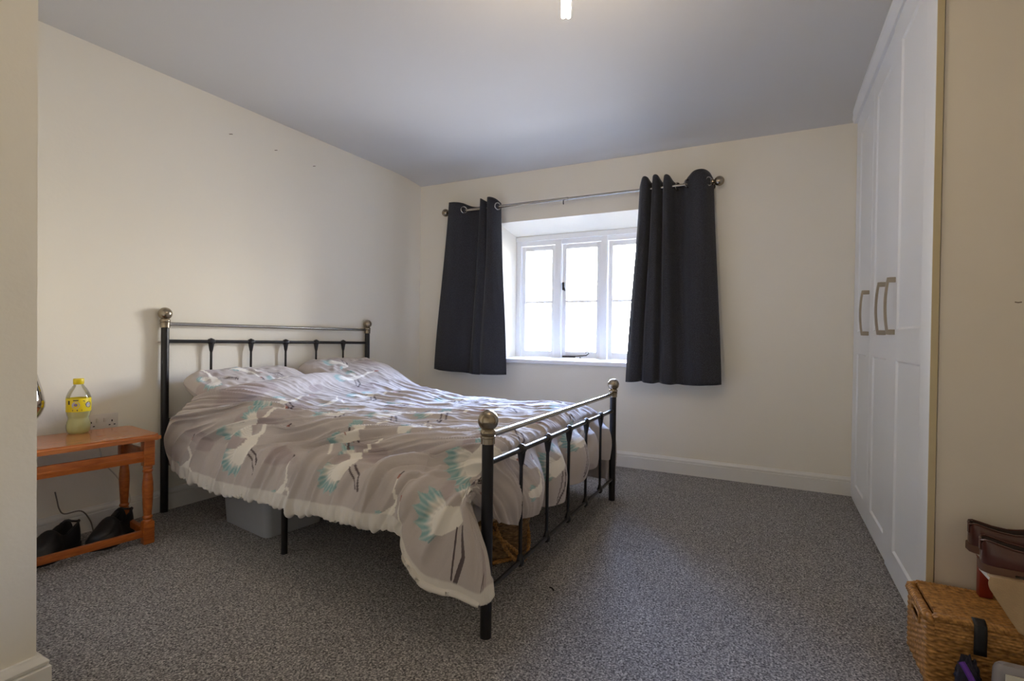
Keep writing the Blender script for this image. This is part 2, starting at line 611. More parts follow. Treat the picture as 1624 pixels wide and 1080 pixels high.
# baseboards, moulded top
PROF = [(0, 0), (.018, 0), (.018, .084), (.0165, .086), (.0110, .087), (.0110, .091), (.0150, .092), (.0155, .099), (.0120, .106), (.0075, .111), (.0060, .118), (0, .118)]
PROF2 = [(o * 1.35, z) for o, z in PROF]
M().sweep(PROF, [(xw(.7), .7), (xw(YB), YB)]).build('baseboard_left', MT['trim'], kind='structure')
M().sweep(PROF, [(-2.94, YB), (0.49, YB)]).build('baseboard_back', MT['trim'], kind='structure')
M().sweep(PROF2, [(NX, YF), (NX, NY), (-3.0, NY)]).build('baseboard_entrance', MT['trim'], kind='structure')

# ------------------------------------------------------------------ window
win = bpy.data.objects.new('window_1', None)
win.location = (-1.45, YW, OZ0)
COL.objects.link(win)
tag(win, kind='structure')
FD = 0.09
m = M()
# outer frame with stepped head
m.span((WX0, YW, WZ0), (WX0 + .045, YW + FD, WZ1), .004)
m.span((WX1 - .045, YW, WZ0), (WX1, YW + FD, WZ1), .004)
m.span((WX0, YW - .012, WZ1 - .045), (WX1, YW + FD, WZ1), .004)
m.span((WX0 + .02, YW + .008, WZ1 - .085), (WX1 - .02, YW + FD, WZ1 - .04), .004)
m.span((WX0, YW + .004, WZ0), (WX1, YW + FD, WZ0 + .03), .004)
mull = (-1.672, -1.255)
for x in mull:
    m.span((x - .028, YW - .004, WZ0), (x + .028, YW + FD, WZ1 - .04), .005)
m.build('window_frame', MT['window'], win)
edges = [(WX0 + .045, mull[0] - .028), (mull[0] + .028, mull[1] - .028), (mull[1] + .028, WX1 - .045)]
for i, (a, b) in enumerate(edges):
    z0, z1 = WZ0 + .032, WZ1 - .088
    a2, b2 = a + .004, b - .004
    y0, y1 = YW + .022, YW + .062
    m = M()
    st = .038
    m.span((a2, y0, z0), (a2 + st, y1, z1), .004)
    m.span((b2 - st, y0, z0), (b2, y1, z1), .004)
    m.span((a2 + st - .002, y0 + .0012, z1 - .042), (b2 - st + .002, y1 - .0012, z1 - .0005), .003)
    m.span((a2 + st - .002, y0 + .0012, z0 + .0005), (b2 - st + .002, y1 - .0012, z0 + .058), .003)
    zm = 1.305
    m.span((a2 + st, y0 + .006, zm - .010), (b2 - st, y1 - .006, zm + .010), .003)
    cs = m.build('window_casement', MT['window'], win)
    for (p, q) in ((z0 + .05, zm - .006), (zm + .006, z1 - .036)):
        M().span((a2 + st - .006, YW + .044, p), (b2 - st + .006, YW + .047, q)).build('window_pane', MT['glass'], cs)
    if i == 1:
        # catch on the stile, stay on the bottom rail
        m = M()
        m.box((a2 + .012, y0 - .006, 1.44), (.016, .012, .070), bev=.003)
        m.tube([(a2 + .012, y0 - .014, 1.445), (a2 + .022, y0 - .026, 1.435), (a2 + .034, y0 - .030, 1.415), (a2 + .036, y0 - .030, 1.395)], [.006, .005, .005, .006])
        m.ball((a2 + .012, y0 - .014, 1.463), .009, 12)
        m.build('window_catch', MT['iron'], cs)
        m = M()
        zc = z0 + .012
        m.box((a2 + .075, y0 - .012, zc), (.12, .010, .014), bev=.002)
        m.tube([(a2 + .03, y0 - .020, zc + .004), (a2 + .15, y0 - .024, zc + .006), (a2 + .24, y0 - .026, zc + .016), (a2 + .262, y0 - .026, zc + .034),
                (a2 + .254, y0 - .026, zc + .050), (a2 + .238, y0 - .026, zc + .048), (a2 + .236, y0 - .026, zc + .036)], .0045)
        for dx in (.12, .18):
            m.cyl((a2 + dx, y0, zc - .006), (a2 + dx, y0 - .022, zc - .004), .004, n=8)
        m.build('window_stay', MT['iron'], cs)
m = M().hexa([(OX0 + .002, YB - .028, .772), (OX1 - .002, YB - .028, .772), (WX1 - .002, YW + .01, .772), (WX0 + .002, YW + .01, .772),
              (OX0 + .002, YB - .028, .800), (OX1 - .002, YB - .028, .800), (WX1 - .002, YW + .01, .808), (WX0 + .002, YW + .01, .808)])
m.span((OX0 + .002, YB - .036, .768), (OX1 - .002, YB - .004, .801), .010, 3)
m.build('window_sill', MT['window'], win)

# ------------------------------------------------------------------ wardrobe
wd = thing('fitted_wardrobe', 'tall white fitted wardrobe with three panelled doors along the right side of the room', 'wardrobe', (0.5, 3.0, 0))
DX = 0.480
m = M()
m.span((DX + .019, 2.118, .0), (XR - .01, 2.136, 2.40), .001)
m.build('side_panel', MT['wardrobe_side'], wd, label='cream end panel facing the doorway')
m = M()
m.span((DX + .030, 2.138, .0), (XR - .02, YB - .006, 2.385))
m.build('carcass', MT['wardrobe'], wd)
m = M()


def handle(y, z, par):
    m = M()
    L, x0 = .222, DX
    for s in (-1, 1):
        m.box((x0 - .014, y, z + s * L / 2), (.030, .014, .022), bev=.004)
    pts = []
    for k in range(13):
        t = k / 12 * 2 - 1
        pts.append((x0 - .029 - .010 * (1 - t * t), y, z + t * (L / 2 + .010)))
    G = []
    for p in pts:
        G.append([(p[0] - .005, p[1] - .007, p[2]), (p[0] - .005, p[1] + .007, p[2]), (p[0] + .004, p[1] + .007, p[2]), (p[0] + .004, p[1] - .007, p[2])])
    m.grid(G, closed=True)
    m.add(G[0], [(0, 1, 2, 3)])
    m.add(G[-1], [(3, 2, 1, 0)])
    m.build('handle', MT['handle'], par, ang=50)


def door(y0, y1, p0, p1, xo, hy, lab):
    x0 = DX - xo
    m = M()
    zt, zb = 2.375, .006
    rails = [(zb, .113), (.915, 1.045), (2.252, zt)]
    m.span((x0, y0, zb), (x0 + .020, p0, zt), .0015, 1)
    m.span((x0, p1, zb), (x0 + .020, y1, zt), .0015, 1)
    for a, b in rails:
        m.span((x0 + .0002, p0 - .001, a), (x0 + .020, p1 + .001, b), .0)
    for a, b in ((.113, .915), (1.045, 2.252)):
        # shallow bevel down to the recessed panel
        d = .007
        o = [(x0 + .0002, p0, a), (x0 + .0002, p1, a), (x0 + .0002, p1, b), (x0 + .0002, p0, b)]
        i_ = [(x0 + d, p0 + .008, a + .008), (x0 + d, p1 - .008, a + .008), (x0 + d, p1 - .008, b - .008), (x0 + d, p0 + .008, b - .008)]
        m.add(o + i_, [(0, 1, 5, 4), (1, 2, 6, 5), (2, 3, 7, 6), (3, 0, 4, 7), (4, 5, 6, 7)])
    d = m.build('door', MT['wardrobe'], wd, ang=20)
    if lab:
        e = M().span((x0 + .001, y0 - .0012, zb), (x0 + .020, y0 + .0005, zt))
        e.build('edge_strip', MT['door_edge'], d, label='cream door edge')
    handle(hy, 1.145, d)


door(2.112, 2.764, 2.238, 2.616, .005, 2.652, True)
door(2.768, 3.268, 2.842, 3.180, 0, 2.862, False)
door(3.272, 3.790, 3.392, 3.700, 0, 3.312, False)
m = M().span((DX + .004, 3.793, .004), (DX + .024, YB - .004, 2.375))
m.build('filler_strip', MT['wardrobe'], wd)
m = M()
CP = [(0, .034), (.020, .034), (.024, .042), (.034, .048), (.038, .056), (.044, .060), (.046, .076), (0, .076)]
m.sweep(CP, [(DX + .006, YB - .002, 2.343), (DX + .006, 2.10, 2.343)])
m.build('cornice', MT['wardrobe'], wd)
m = M().tube([(.682, 2.1172, 1.1235), (.690, 2.1168, 1.1215), (.698, 2.1172, 1.123)], .0016, 6)
m.build('scuff', MT['scuff'], wd, label='small brown scuff mark')

# ------------------------------------------------------------------ curtain rod and curtains
YR, ZR = 3.80, 2.090
rod = thing('curtain_rod', 'brushed metal curtain rod with ball ends above the window', 'curtain rod', (-1.46, YR, ZR))
m = M().cyl((-2.575, YR, ZR), (-1.44, YR, ZR), .0125)
m.build('thick_tube', MT['steel'], rod)
M().cyl((-1.46, YR, ZR), (-0.345, YR, ZR), .0105).cyl((-1.455, YR, ZR), (-1.435, YR, ZR), .0135).build('thin_tube', MT['steel'], rod)
for x, s in ((-2.588, -1), (-0.335, 1)):
    m = M()
    m.ball((x + s * .012, YR, ZR), .034, 24)
    m.lathe([(.012, 0), (.020, .006), (.020, .014), (.014, .020)], (x - s * .040, YR, ZR), 20, (s, 0, 0))
    m.build('finial', MT['nickel'], rod)
for x in (-2.56, -0.375):
    m = M()
    m.cyl((x, YR, ZR - .012), (x, YB - .002, ZR - .012), .006, n=10)
    m.cyl((x, YB - .010, ZR - .012), (x, YB, ZR - .012), .022, n=16)
    m.tube([(x, YR + .015, ZR - .012), (x, YR + .006, ZR - .016), (x, YR - .012, ZR - .013), (x, YR - .017, ZR)], .0035)
    m.build('bracket', MT['steel'], rod)
m = M().tube([(-1.47, YR - .012, ZR - .012), (-1.472, YR - .012, ZR - .030), (-1.470, YR - .012, ZR - .045)], .004)
m.build('screw', MT['iron'], rod)


def smoothstep(t):
    t = max(0.0, min(1.0, t))
    return t * t * (3 - 2 * t)


def catmull(P, n):
    """resample list of numpy points by Catmull-Rom, n samples per span"""
    P = [np.array(p, float) for p in P]
    out = []
    for i in range(len(P) - 1):
        p0 = P[i - 1] if i else 2 * P[0] - P[1]
        p1, p2 = P[i], P[i + 1]
        p3 = P[i + 2] if i + 2 < len(P) else 2 * P[-1] - P[-2]
        for k in range(n):
            t = k / n
            out.append(.5 * ((2 * p1) + (p2 - p0) * t + (2 * p0 - 5 * p1 + 4 * p2 - p3) * t * t + (3 * p1 - p0 - 3 * p2 + p3) * t ** 3))
    out.append(P[-1])
    return out


def curtain(name, top, bot, ztop, zbot, eyes, label, seed):
    """top, bot: (x, y offset from the rod) fold lines; ztop/zbot heights along them"""
    th = .004
    root = thing(name, label, 'curtain', (sum(p[0] for p in top) / len(top), YR, ZR), 'pair of eyelet curtains')
    n = 10
    T = catmull([(x, YR + d, z) for (x, d), z in zip(top, ztop)], n)
    B = catmull([(x, YR + d, z) for (x, d), z in zip(bot, zbot)], n)
    rows = 60
    rng = random.Random(seed)
    G = []
    for i in range(rows + 1):
        v = i / rows
        e = smoothstep(v) * .35 + v * .65
        row = []
        for j, (a, b) in enumerate(zip(T, B)):
            p = a * (1 - e) + b * e
            w = noise.noise(Vector((j * .12 + seed, v * 2.2, 0))) * .008 * smoothstep(v * 3)
            z = a[2] * (1 - v) + b[2] * v
            row.append((p[0], p[1] + w, z))
        G.append(row)
    m = M().grid(G)
    c = m.build('cloth', MT['curtain'], root, ang=80, fix=False)
    sm = c.modifiers.new('cloth_thickness', 'SOLIDIFY')
    sm.thickness = th
    sm.offset = 0
    # stitched hem
    for k in (-3,):
        pass
    for (x, d, nx, ny) in eyes:
        m = M()
        ax = Vector((nx, ny, 0)).normalized()
        R1, r1 = .027, .0058
        pts = []
        u = ax.cross(Vector((0, 0, 1))).normalized()
        for k in range(28):
            a = 2 * PI * k / 28
            pts.append(Vector((x, YR + d, ZR)) + u * (R1 * math.cos(a)) + Vector((0, 0, 1)) * (R1 * math.sin(a)))
        m.tube(pts, r1, 8, closed=True)
        m.build('eyelet', MT['steel'], root)
    return root


curtain('curtain',
        [(-2.535, -.045), (-2.47, -.050), (-2.405, -.028), (-2.345, .030), (-2.275, .045), (-2.235, .0), (-2.215, -.045), (-2.185, -.030), (-2.165, .010), (-2.150, -.040), (-2.108, -.054), (-2.072, -.026), (-2.052, .026)],
        [(-2.668, -.055), (-2.58, -.075), (-2.49, -.060), (-2.40, -.025), (-2.325, .000), (-2.300, -.045), (-2.25, -.070), (-2.205, -.040), (-2.18, -.075), (-2.12, -.095), (-2.06, -.085), (-2.00, -.070), (-1.945, -.045)],
        [2.165, 2.160, 2.150, 2.128, 2.122, 2.140, 2.165, 2.150, 2.140, 2.168, 2.164, 2.150, 2.125],
        [.692, .682, .676, .672, .664, .667, .664, .660, .666, .668, .668, .670, .672],
        [(-2.392, -.024, 1, -.7), (-2.062, -.018, 1, -.55)],
        'black eyelet curtain hanging at the left side of the window', 3)
curtain('curtain',
        [(-.868, -.010), (-.840, -.050), (-.808, -.048), (-.785, .012), (-.765, -.045), (-.735, -.050), (-.708, .012), (-.685, -.045), (-.655, -.042), (-.625, .020), (-.570, .040), (-.525, -.018), (-.480, -.060), (-.425, -.062), (-.388, -.014), (-.362, .030)],
        [(-.945, -.045), (-.905, -.085), (-.86, -.080), (-.83, -.040), (-.80, -.080), (-.745, -.085), (-.705, -.040), (-.67, -.075), (-.62, -.080), (-.575, -.045), (-.53, -.035), (-.48, -.070), (-.43, -.090), (-.37, -.085), (-.32, -.070), (-.285, -.045)],
        [2.110, 2.168, 2.165, 2.135, 2.172, 2.170, 2.130, 2.165, 2.160, 2.122, 2.112, 2.140, 2.165, 2.168, 2.155, 2.110],
        [.664, .668, .672, .676, .670, .666, .672, .668, .664, .668, .664, .666, .668, .672, .676, .680],
        [(-.604, .022, 1, -.5), (-.530, -.024, 1, -.7), (-.390, -.022, 1, -.85)],
        'black eyelet curtain hanging at the right side of the window', 7)

# ------------------------------------------------------------------ ceiling bulb
bx, by = -0.585, 1.507
bz = 2.000
pl = thing('pendant_bulb', 'bare lit twin tube bulb hanging from the ceiling', 'light bulb', (bx, by, CEIL))
M().cyl((bx, by, CEIL - .028), (bx, by, CEIL), .045, .05).build('ceiling_rose', MT['plastic_white'], pl)
M().cyl((bx, by, bz + .27), (bx, by, CEIL - .02), .0035, n=8).build('flex', MT['cord'], pl)
M().lathe([(.010, .065), (.020, .058), (.022, .03), (.022, 0), (.016, -.004)], (bx, by, bz + .205), 20).build('bulb_holder', MT['plastic_white'], pl)
m = M()
for s in (-1, 1):
    c = Vector((bx + s * .0078 * right.x, by + s * .0078 * right.y, bz))
    m.lathe([(.0005, 0), (.004, .0008), (.0066, .004), (.0072, .008), (.0072, .19)], c, 16)
m.build('bulb_tube', MT['bulb'], pl)

# ------------------------------------------------------------------ bed
NF, FF = np.array([-.822, 1.461, 0]), np.array([-.842, 3.049, 0])
NH, FH = np.array([-2.972, 1.640, 0]), np.array([-2.925, 3.172, 0])


def bedp(s, t, z=0.0, off=0.0):
    """s from headboard 0 to foot 1, t from near side 0 to far side 1, off = metres beyond that side"""
    p = (NH * (1 - s) + NF * s) * (1 - t) + (FH * (1 - s) + FF * s) * t
    d = (FH * (1 - s) + FF * s) - (NH * (1 - s) + NF * s)
    d = d / np.linalg.norm(d)
    sg = -1 if t < .5 else 1
    p = p + d * (off * sg)
    return np.array([p[0], p[1], z])


bed = thing('double_bed', 'black metal bed frame with silver ball finials along the left wall', 'bed', tuple(bedp(.5, .5)))


def post(p, h, rb, foot):
    m = M().lathe([(.0195, .0), (.0195, h - .10)], (p[0], p[1], 0), 20)
    po = m.build('post', MT['black'], bed)
    m = M()
    z = h - .112
    m.lathe([(.0205, 0), (.0235, .002), (.0235, .020), (.0250, .022), (.0250, .028), (.0225, .030), (.0255, .034), (.0262, .040), (.0235, .047), (.0150, .055), (.0125, .060),
             (.0150, .064)], (p[0], p[1], z), 28)
    m.ball((p[0], p[1], h - .034), .0345, 28)
    m.build('finial', MT['nickel'], po)


post(NF, .752, .03, True)
post(FF, .742, .03, True)
post(NH, 1.130, .03, False)
post(FH, 1.112, .03, False)


def lerp(a, b, t):
    return np.array(a) * (1 - t) + np.array(b) * t


def panel(A, B, zt, zr, zl, fr):
    """one end of the bed: bright top rail, black rail, spindles with cast collars, low rail"""
    a, b = lerp(A, B, .010), lerp(A, B, .990)
    za = lambda p, z: (p[0], p[1], z)
    M().cyl(za(a, zt[0]), za(b, zt[1]), .0105).build('top_rail', MT['steel'], bed, label='bright steel top rail')
    M().cyl(za(a, zr[0]), za(b, zr[1]), .0100).build('rail', MT['black'], bed)
    M().cyl(za(a, zl[0]), za(b, zl[1]), .0085).build('rail', MT['black'], bed)
    for t in fr:
        p = lerp(A, B, t)
        z1, z0 = zr[0] * (1 - t) + zr[1] * t, zl[0] * (1 - t) + zl[1] * t
        m = M().cyl((p[0], p[1], z0), (p[0], p[1], z1), .0070, n=12)
        sp = m.build('spindle', MT['black'], bed)
        m = M()
        d = (B - A) / np.linalg.norm(B - A)
        m.lathe([(.0105, -.020), (.0165, -.014), (.0180, 0), (.0165, .014), (.0105, .020)], (p[0], p[1], z1), 16, (d[0], d[1], 0))
        m.lathe([(.0070, -.062), (.0100, -.052), (.0125, -.036), (.0150, -.020), (.0165, -.006), (.0165, 0)], (p[0], p[1], z1), 16)
        m.lathe([(.0150, -.002), (.0140, .012), (.0080, .019), (.001, .021)], (p[0], p[1], z1), 16)
        m.build('collar', MT['black'], sp)
        m = M()
        m.lathe([(.0085, -.018), (.0150, -.010), (.0165, .002), (.0120, .014), (.0070, .030)], (p[0], p[1], z0), 16)
        m.build('collar', MT['black'], sp)


FRS = [1 / 6, 2 / 6, 3 / 6, 4 / 6, 5 / 6]
panel(NF, FF, (.668, .650), (.576, .548), (.150, .130), FRS)
panel(NH, FH, (1.040, 1.030), (.944, .925), (.508, .500), FRS)
# side rails, middle legs, and unseen slats added to block light under the bed
for t in (0.015, .985):
    a, b = bedp(.01, t, .285), bedp(.99, t, .285)
    m = M()
    d = (b - a) / np.linalg.norm(b - a)
    n_ = np.array([-d[1], d[0], 0]) * .014
    m.hexa([a - n_ - [0, 0, .025], b - n_ - [0, 0, .025], b + n_ - [0, 0, .025], a + n_ - [0, 0, .025],
            a - n_ + [0, 0, .025], b - n_ + [0, 0, .025], b + n_ + [0, 0, .025], a + n_ + [0, 0, .025]])
    m.build('side_rail', MT['black'], bed)
a = bedp(.012, .03, .245)
M().box((a[0] + .06, a[1] + .0, .243), (.09, .02, .05), bev=.006).build('bracket', MT['black'], bed)
for t in (.02, .5, .98):
    p = bedp(.479, t)
    M().cyl((p[0], p[1], 0), (p[0], p[1], .27), .0140, n=16).build('leg', MT['black'], bed)
a, b = bedp(.03, .5, .275), bedp(.97, .5, .275)
M().tube([a, b], .017).build('centre_rail', MT['black'], bed)
for k in range(11):
    s = .06 + k * .088
    a, b = bedp(s, .03, .302), bedp(s, .97, .302)
    d = (b - a) / np.linalg.norm(b - a)
    n_ = np.array([d[1], -d[0], 0]) * .034
    u = np.array([0, 0, .008])
    M().hexa([a - n_ - u, a + n_ - u, b + n_ - u, b - n_ - u, a - n_ + u, a + n_ + u, b + n_ + u, b - n_ + u][:8]).build('slat', MT['slat'], bed)

# mattress
G = []
for s, k in ((.022, .90), (.026, 1), (.945, 1), (.950, .90)):
    ring = []
    for (t, z) in ((.075, .312), (.055, .330), (.055, .455), (.085, .490), (.5, .500), (.915, .490), (.945, .455), (.945, .330), (.925, .312)):
        zz = .42 + (z - .42) * k
        ring.append(tuple(bedp(s, .5 + (t - .5) * (.96 + .04 * k), zz)))
    G.append(ring)
m = M().grid(G, closed=True)
m.add(G[0], [tuple(range(9))])
m.add(G[-1], [tuple(reversed(range(9)))])
mo = m.build('mattress', MT['mattress'], ang=50)
tag(mo, 'off white mattress on the bed frame, under the crane print duvet', 'mattress')

# ------------------------------------------------------------------ printed cotton: cranes drawn on cloth coordinates (metres)
BASE = np.array(rgb(190, 181, 177)[:3])
MAUVE = np.array(rgb(166, 150, 150)[:3])
CREAM = np.array(rgb(238, 233, 224)[:3])
TEAL = np.array(rgb(134, 172, 174)[:3])
DARK = np.array(rgb(92, 80, 82)[:3])
RED = np.array(rgb(164, 104, 92)[:3])


def seg_dist(X, Y, pts):
    D = np.full(X.shape, 9.0)
    Tt = np.zeros(X.shape)
    n = len(pts) - 1
    for i in range(n):
        (ax, ay), (bx_, by_) = pts[i], pts[i + 1]
        dx, dy = bx_ - ax, by_ - ay
        t = np.clip(((X - ax) * dx + (Y - ay) * dy) / (dx * dx + dy * dy), 0, 1)
        d = np.hypot(X - ax - t * dx, Y - ay - t * dy)
        k = d < D
        D = np.where(k, d, D)
        Tt = np.where(k, (i + t) / n, Tt)
    return D, Tt


def fan(X, Y, cx, cy, a0, a1, R, C, edge):
    """spread wing: white vanes from the shoulder, ragged teal tips"""
    r = np.hypot(X - cx, Y - cy)
    a = np.arctan2(Y - cy, X - cx)
    mid, half = (a0 + a1) / 2, abs(a1 - a0) / 2
    da = np.arctan2(np.sin(a - mid), np.cos(a - mid))
    rag = R * (1 - .16 * np.abs(np.sin(da * 13)) - .22 * (da / half) ** 2)
    inside = (np.abs(da) < half) & (r < rag)
    tip = np.clip((r / rag - edge) / .16, 0, 1) * (0.55 + .45 * np.abs(np.sin(da * 26)))
    vane = .90 + .10 * np.sin(da * 40)
    col = (CREAM * 1.0)[None, :] * vane[:, None]
    col = col * (1 - tip[:, None]) + TEAL[None, :] * tip[:, None]
    C[inside] = col[inside]
    rim = inside & (np.abs(da) > half * .93)
    C[rim] = C[rim] * .72


def flying(X, Y, C):
    fan(X, Y, 0, 0, 2.75, 4.05, .185, C, .62)
    fan(X, Y, .035, .035, 1.75, 2.75, .140, C, .60)
    d, t = seg_dist(X, Y, [(-.05, -.03), (0, 0), (.05, .045)])
    C[d < .034 - .012 * t] = CREAM
    d, t = seg_dist(X, Y, [(.03, .03), (.085, .075), (.125, .14), (.185, .185)])
    C[d < .0135 - .005 * t] = CREAM
    d, t = seg_dist(X, Y, [(.185, .185), (.215, .196)])
    C[d < .0075] = RED
    d, t = seg_dist(X, Y, [(.215, .196), (.240, .200)])
    C[d < .003] = DARK
    d, t = seg_dist(X, Y, [(.045, -.010), (.065, -.085), (.050, -.165)])
    C[d < .0050 + .0028 * t] = DARK
    d, t = seg_dist(X, Y, [(.020, -.02), (.030, -.09), (.035, -.15)])
    C[d < .0042] = DARK


def standing(X, Y, C):
    fan(X, Y, .02, -.02, 2.6, 3.9, .115, C, .45)
    d, t = seg_dist(X, Y, [(-.07, -.035), (.0, -.015), (.04, .02)])
    C[d < .024 - .010 * np.abs(t - .5)] = CREAM
    d, t = seg_dist(X, Y, [(.03, .01), (.062, .06), (.060, .14), (.068, .19)])
    C[d < .0095 - .0035 * t] = CREAM
    d, t = seg_dist(X, Y, [(.068, .19), (.074, .207)])
    C[d < .0075] = RED
    d, t = seg_dist(X, Y, [(.074, .207), (.078, .230)])
    C[d < .0050] = DARK
    d, t = seg_dist(X, Y, [(.105, -.06), (.095, .03), (.108, .085)])
    C[d < .0075 - .0025 * t] = CREAM
    d, t = seg_dist(X, Y, [(.108, .085), (.112, .104)])
    C[d < .0075] = RED


def blots(X, Y, C, seed, scale=.13, lim=.76):
    """soft mauve hill shapes behind the birds"""
    rng = np.random.RandomState(seed)
    gx, gy = X / scale, Y / scale
    N = 64
    L = rng.rand(N, N)
    ix, iy = np.floor(gx).astype(int), np.floor(gy).astype(int)
    fx, fy = gx - ix, gy - iy
    fx, fy = fx * fx * (3 - 2 * fx), fy * fy * (3 - 2 * fy)
    g = lambda i, j: L[i % N, j % N]
    v = g(ix, iy) * (1 - fx) * (1 - fy) + g(ix + 1, iy) * fx * (1 - fy) + g(ix, iy + 1) * (1 - fx) * fy + g(ix + 1, iy + 1) * fx * fy
    k = np.clip((v - lim) / .05, 0, 1)[:, None] * .6
    C[:] = C * (1 - k) + MAUVE[None, :] * k


def paint(U, V, motifs, seed):
    C = np.repeat(BASE[None, :], len(U), 0)
    blots(U, V, C, seed)
    for kind, u, v, ang, sc, mir in motifs:
        X, Y = (U - u) / sc, (V - v) / sc
        c, s = math.cos(ang), math.sin(ang)
        X, Y = X * c + Y * s, -X * s + Y * c
        if mir: X = -X
        near = np.hypot(X, Y) < .34
        if not near.any(): continue
        sub = C[near]
        (flying if kind == 'f' else standing)(X[near], Y[near], sub)
        C[near] = sub
    return C


def set_print(o, C):
    me = o.data
    at = me.color_attributes.new('print', 'FLOAT_COLOR', 'POINT')
    full = np.ones((len(C), 4), np.float32)
    full[:, :3] = C
    at.data.foreach_set('color', full.ravel())


# value noise on arrays
def vnoise(x, y, seed):
    rng = np.random.RandomState(seed)
    N = 128
    L = rng.rand(N, N) * 2 - 1
    ix, iy = np.floor(x).astype(int), np.floor(y).astype(int)
    fx, fy = x - ix, y - iy
    fx, fy = fx ** 3 * (fx * (fx * 6 - 15) + 10), fy ** 3 * (fy * (fy * 6 - 15) + 10)
    g = lambda i, j: L[i % N, j % N]
    return g(ix, iy) * (1 - fx) * (1 - fy) + g(ix + 1, iy) * fx * (1 - fy) + g(ix, iy + 1) * (1 - fx) * fy + g(ix + 1, iy + 1) * fx * fy


def spline_axis(P, n, axis):
    """Catmull-Rom resample of an array of control points along an axis, n samples per span"""
    P = np.moveaxis(P, axis, 0)
    first, last = 2 * P[0] - P[1], 2 * P[-1] - P[-2]
    Q = np.concatenate([first[None], P, last[None]])
    out = []
    for i in range(len(P) - 1):
        p0, p1, p2, p3 = Q[i], Q[i + 1], Q[i + 2], Q[i + 3]
        for k in range(n):
            t = k / n
            out.append(.5 * ((2 * p1) + (p2 - p0) * t + (2 * p0 - 5 * p1 + 4 * p2 - p3) * t * t + (3 * p1 - p0 - 3 * p2 + p3) * t ** 3))
    out.append(P[-1])
    return np.moveaxis(np.array(out), 0, axis)


# ------------------------------------------------------------------ pillows
def pillow(name, s0, s1, t0, t1, zc0, zc1, thick, lab, motifs, seed):
    """plump pillow; zc0 / zc1 heights of its mid plane at the headboard side and the bed side"""
    nu, nv = 90, 130
    u = np.linspace(-1, 1, nu)[:, None] * np.ones((1, nv))
    v = np.ones((nu, 1)) * np.linspace(-1, 1, nv)[None, :]
    prof = (np.clip(1 - np.abs(u) ** 3.4, 0, 1) ** .45) * (np.clip(1 - np.abs(v) ** 4.2, 0, 1) ** .45)
    pin = 1 - .10 * v ** 4
    pin2 = 1 - .08 * u ** 4
    verts, UV = [], []
    wr = vnoise(u * 3 + 5, v * 5, seed) * .012 + vnoise(u * 7, v * 12, seed + 1) * .006
    corner = np.exp(-((1 - np.abs(u)) + (1 - np.abs(v))) * 6)
    for side in (1, -1):
        z = side * prof * thick + (wr * prof if side > 0 else 0)
        for i in range(nu):
            for j in range(nv):
                a = .5 + .5 * u[i, j] * pin[i, j]
                b = .5 + .5 * v[i, j] * pin2[i, j]
                s, t = s0 + (s1 - s0) * a, t0 + (t1 - t0) * b
                p = bedp(s, t, zc0 + (zc1 - zc0) * a + z[i, j])
                p[2] -= .012 * corner[i, j]
                verts.append(p)
                UV.append((b * .72, a * .48))
    fs = []
    for side in (0, 1):
        o_ = side * nu * nv
        for i in range(nu - 1):
            for j in range(nv - 1):
                q = (o_ + i * nv + j, o_ + i * nv + j + 1, o_ + (i + 1) * nv + j + 1, o_ + (i + 1) * nv + j)
                fs.append(q if side else q[::-1])
    m = M().add(verts, fs)
    o = m.build(name, MT['bedding'], ang=80)
    UV = np.array(UV)
    set_print(o, paint(UV[:, 0], UV[:, 1], motifs, seed))
    return tag(o, lab, 'pillow', 'crane print pillows against the headboard')


pillow('pillow', .030, .265, .015, .505, .738, .580, .085, 'crane print pillow against the headboard, nearer the wooden bench',
       [('f', .10, .20, 2.4, .62, True), ('f', .46, .28, -.5, .7, False), ('s', .30, .12, .2, .7, False)], 4)
pillow('pillow', .025, .265, .505, .965, .765, .600, .090, 'crane print pillow against the headboard, on the window side of the bed',
       [('f', .25, .22, .4, .8, False), ('f', .55, .3, 2.2, .7, True)], 9)

# ------------------------------------------------------------------ duvet
S = [.10, .15, .21, .28, .36, .45, .55, .65, .75, .845, .872, .91, .945, .968]   # stations along the bed, then three down the foot
ZH = [.315, .285, .262, .250, .252, .262, .270, .280, .290, .298, .235, .165, .150, .150]
OH = [.075, .085, .090, .090, .090, .092, .094, .095, .095, .085, .120, .115, .095, .085]
TT = [.115, .25, .40, .55, .70, .85, .945]
TOP = [[.690, .715, .715, .735, .775, .795, .760],
       [.690, .722, .735, .745, .785, .800, .745],
       [.672, .708, .718, .728, .765, .765, .695],
       [.640, .660, .668, .680, .705, .690, .615],
       [.608, .620, .625, .630, .640, .625, .575],
       [.592, .600, .600, .605, .605, .595, .560]]
while len(TOP) < len(S):
    TOP.append([.580, .590, .592, .592, .590, .582, .552])
TOP[-1] = [.560, .562, .562, .562, .560, .556, .530]
TOP[-2] = [.574, .582, .584, .584, .582, .574, .545]
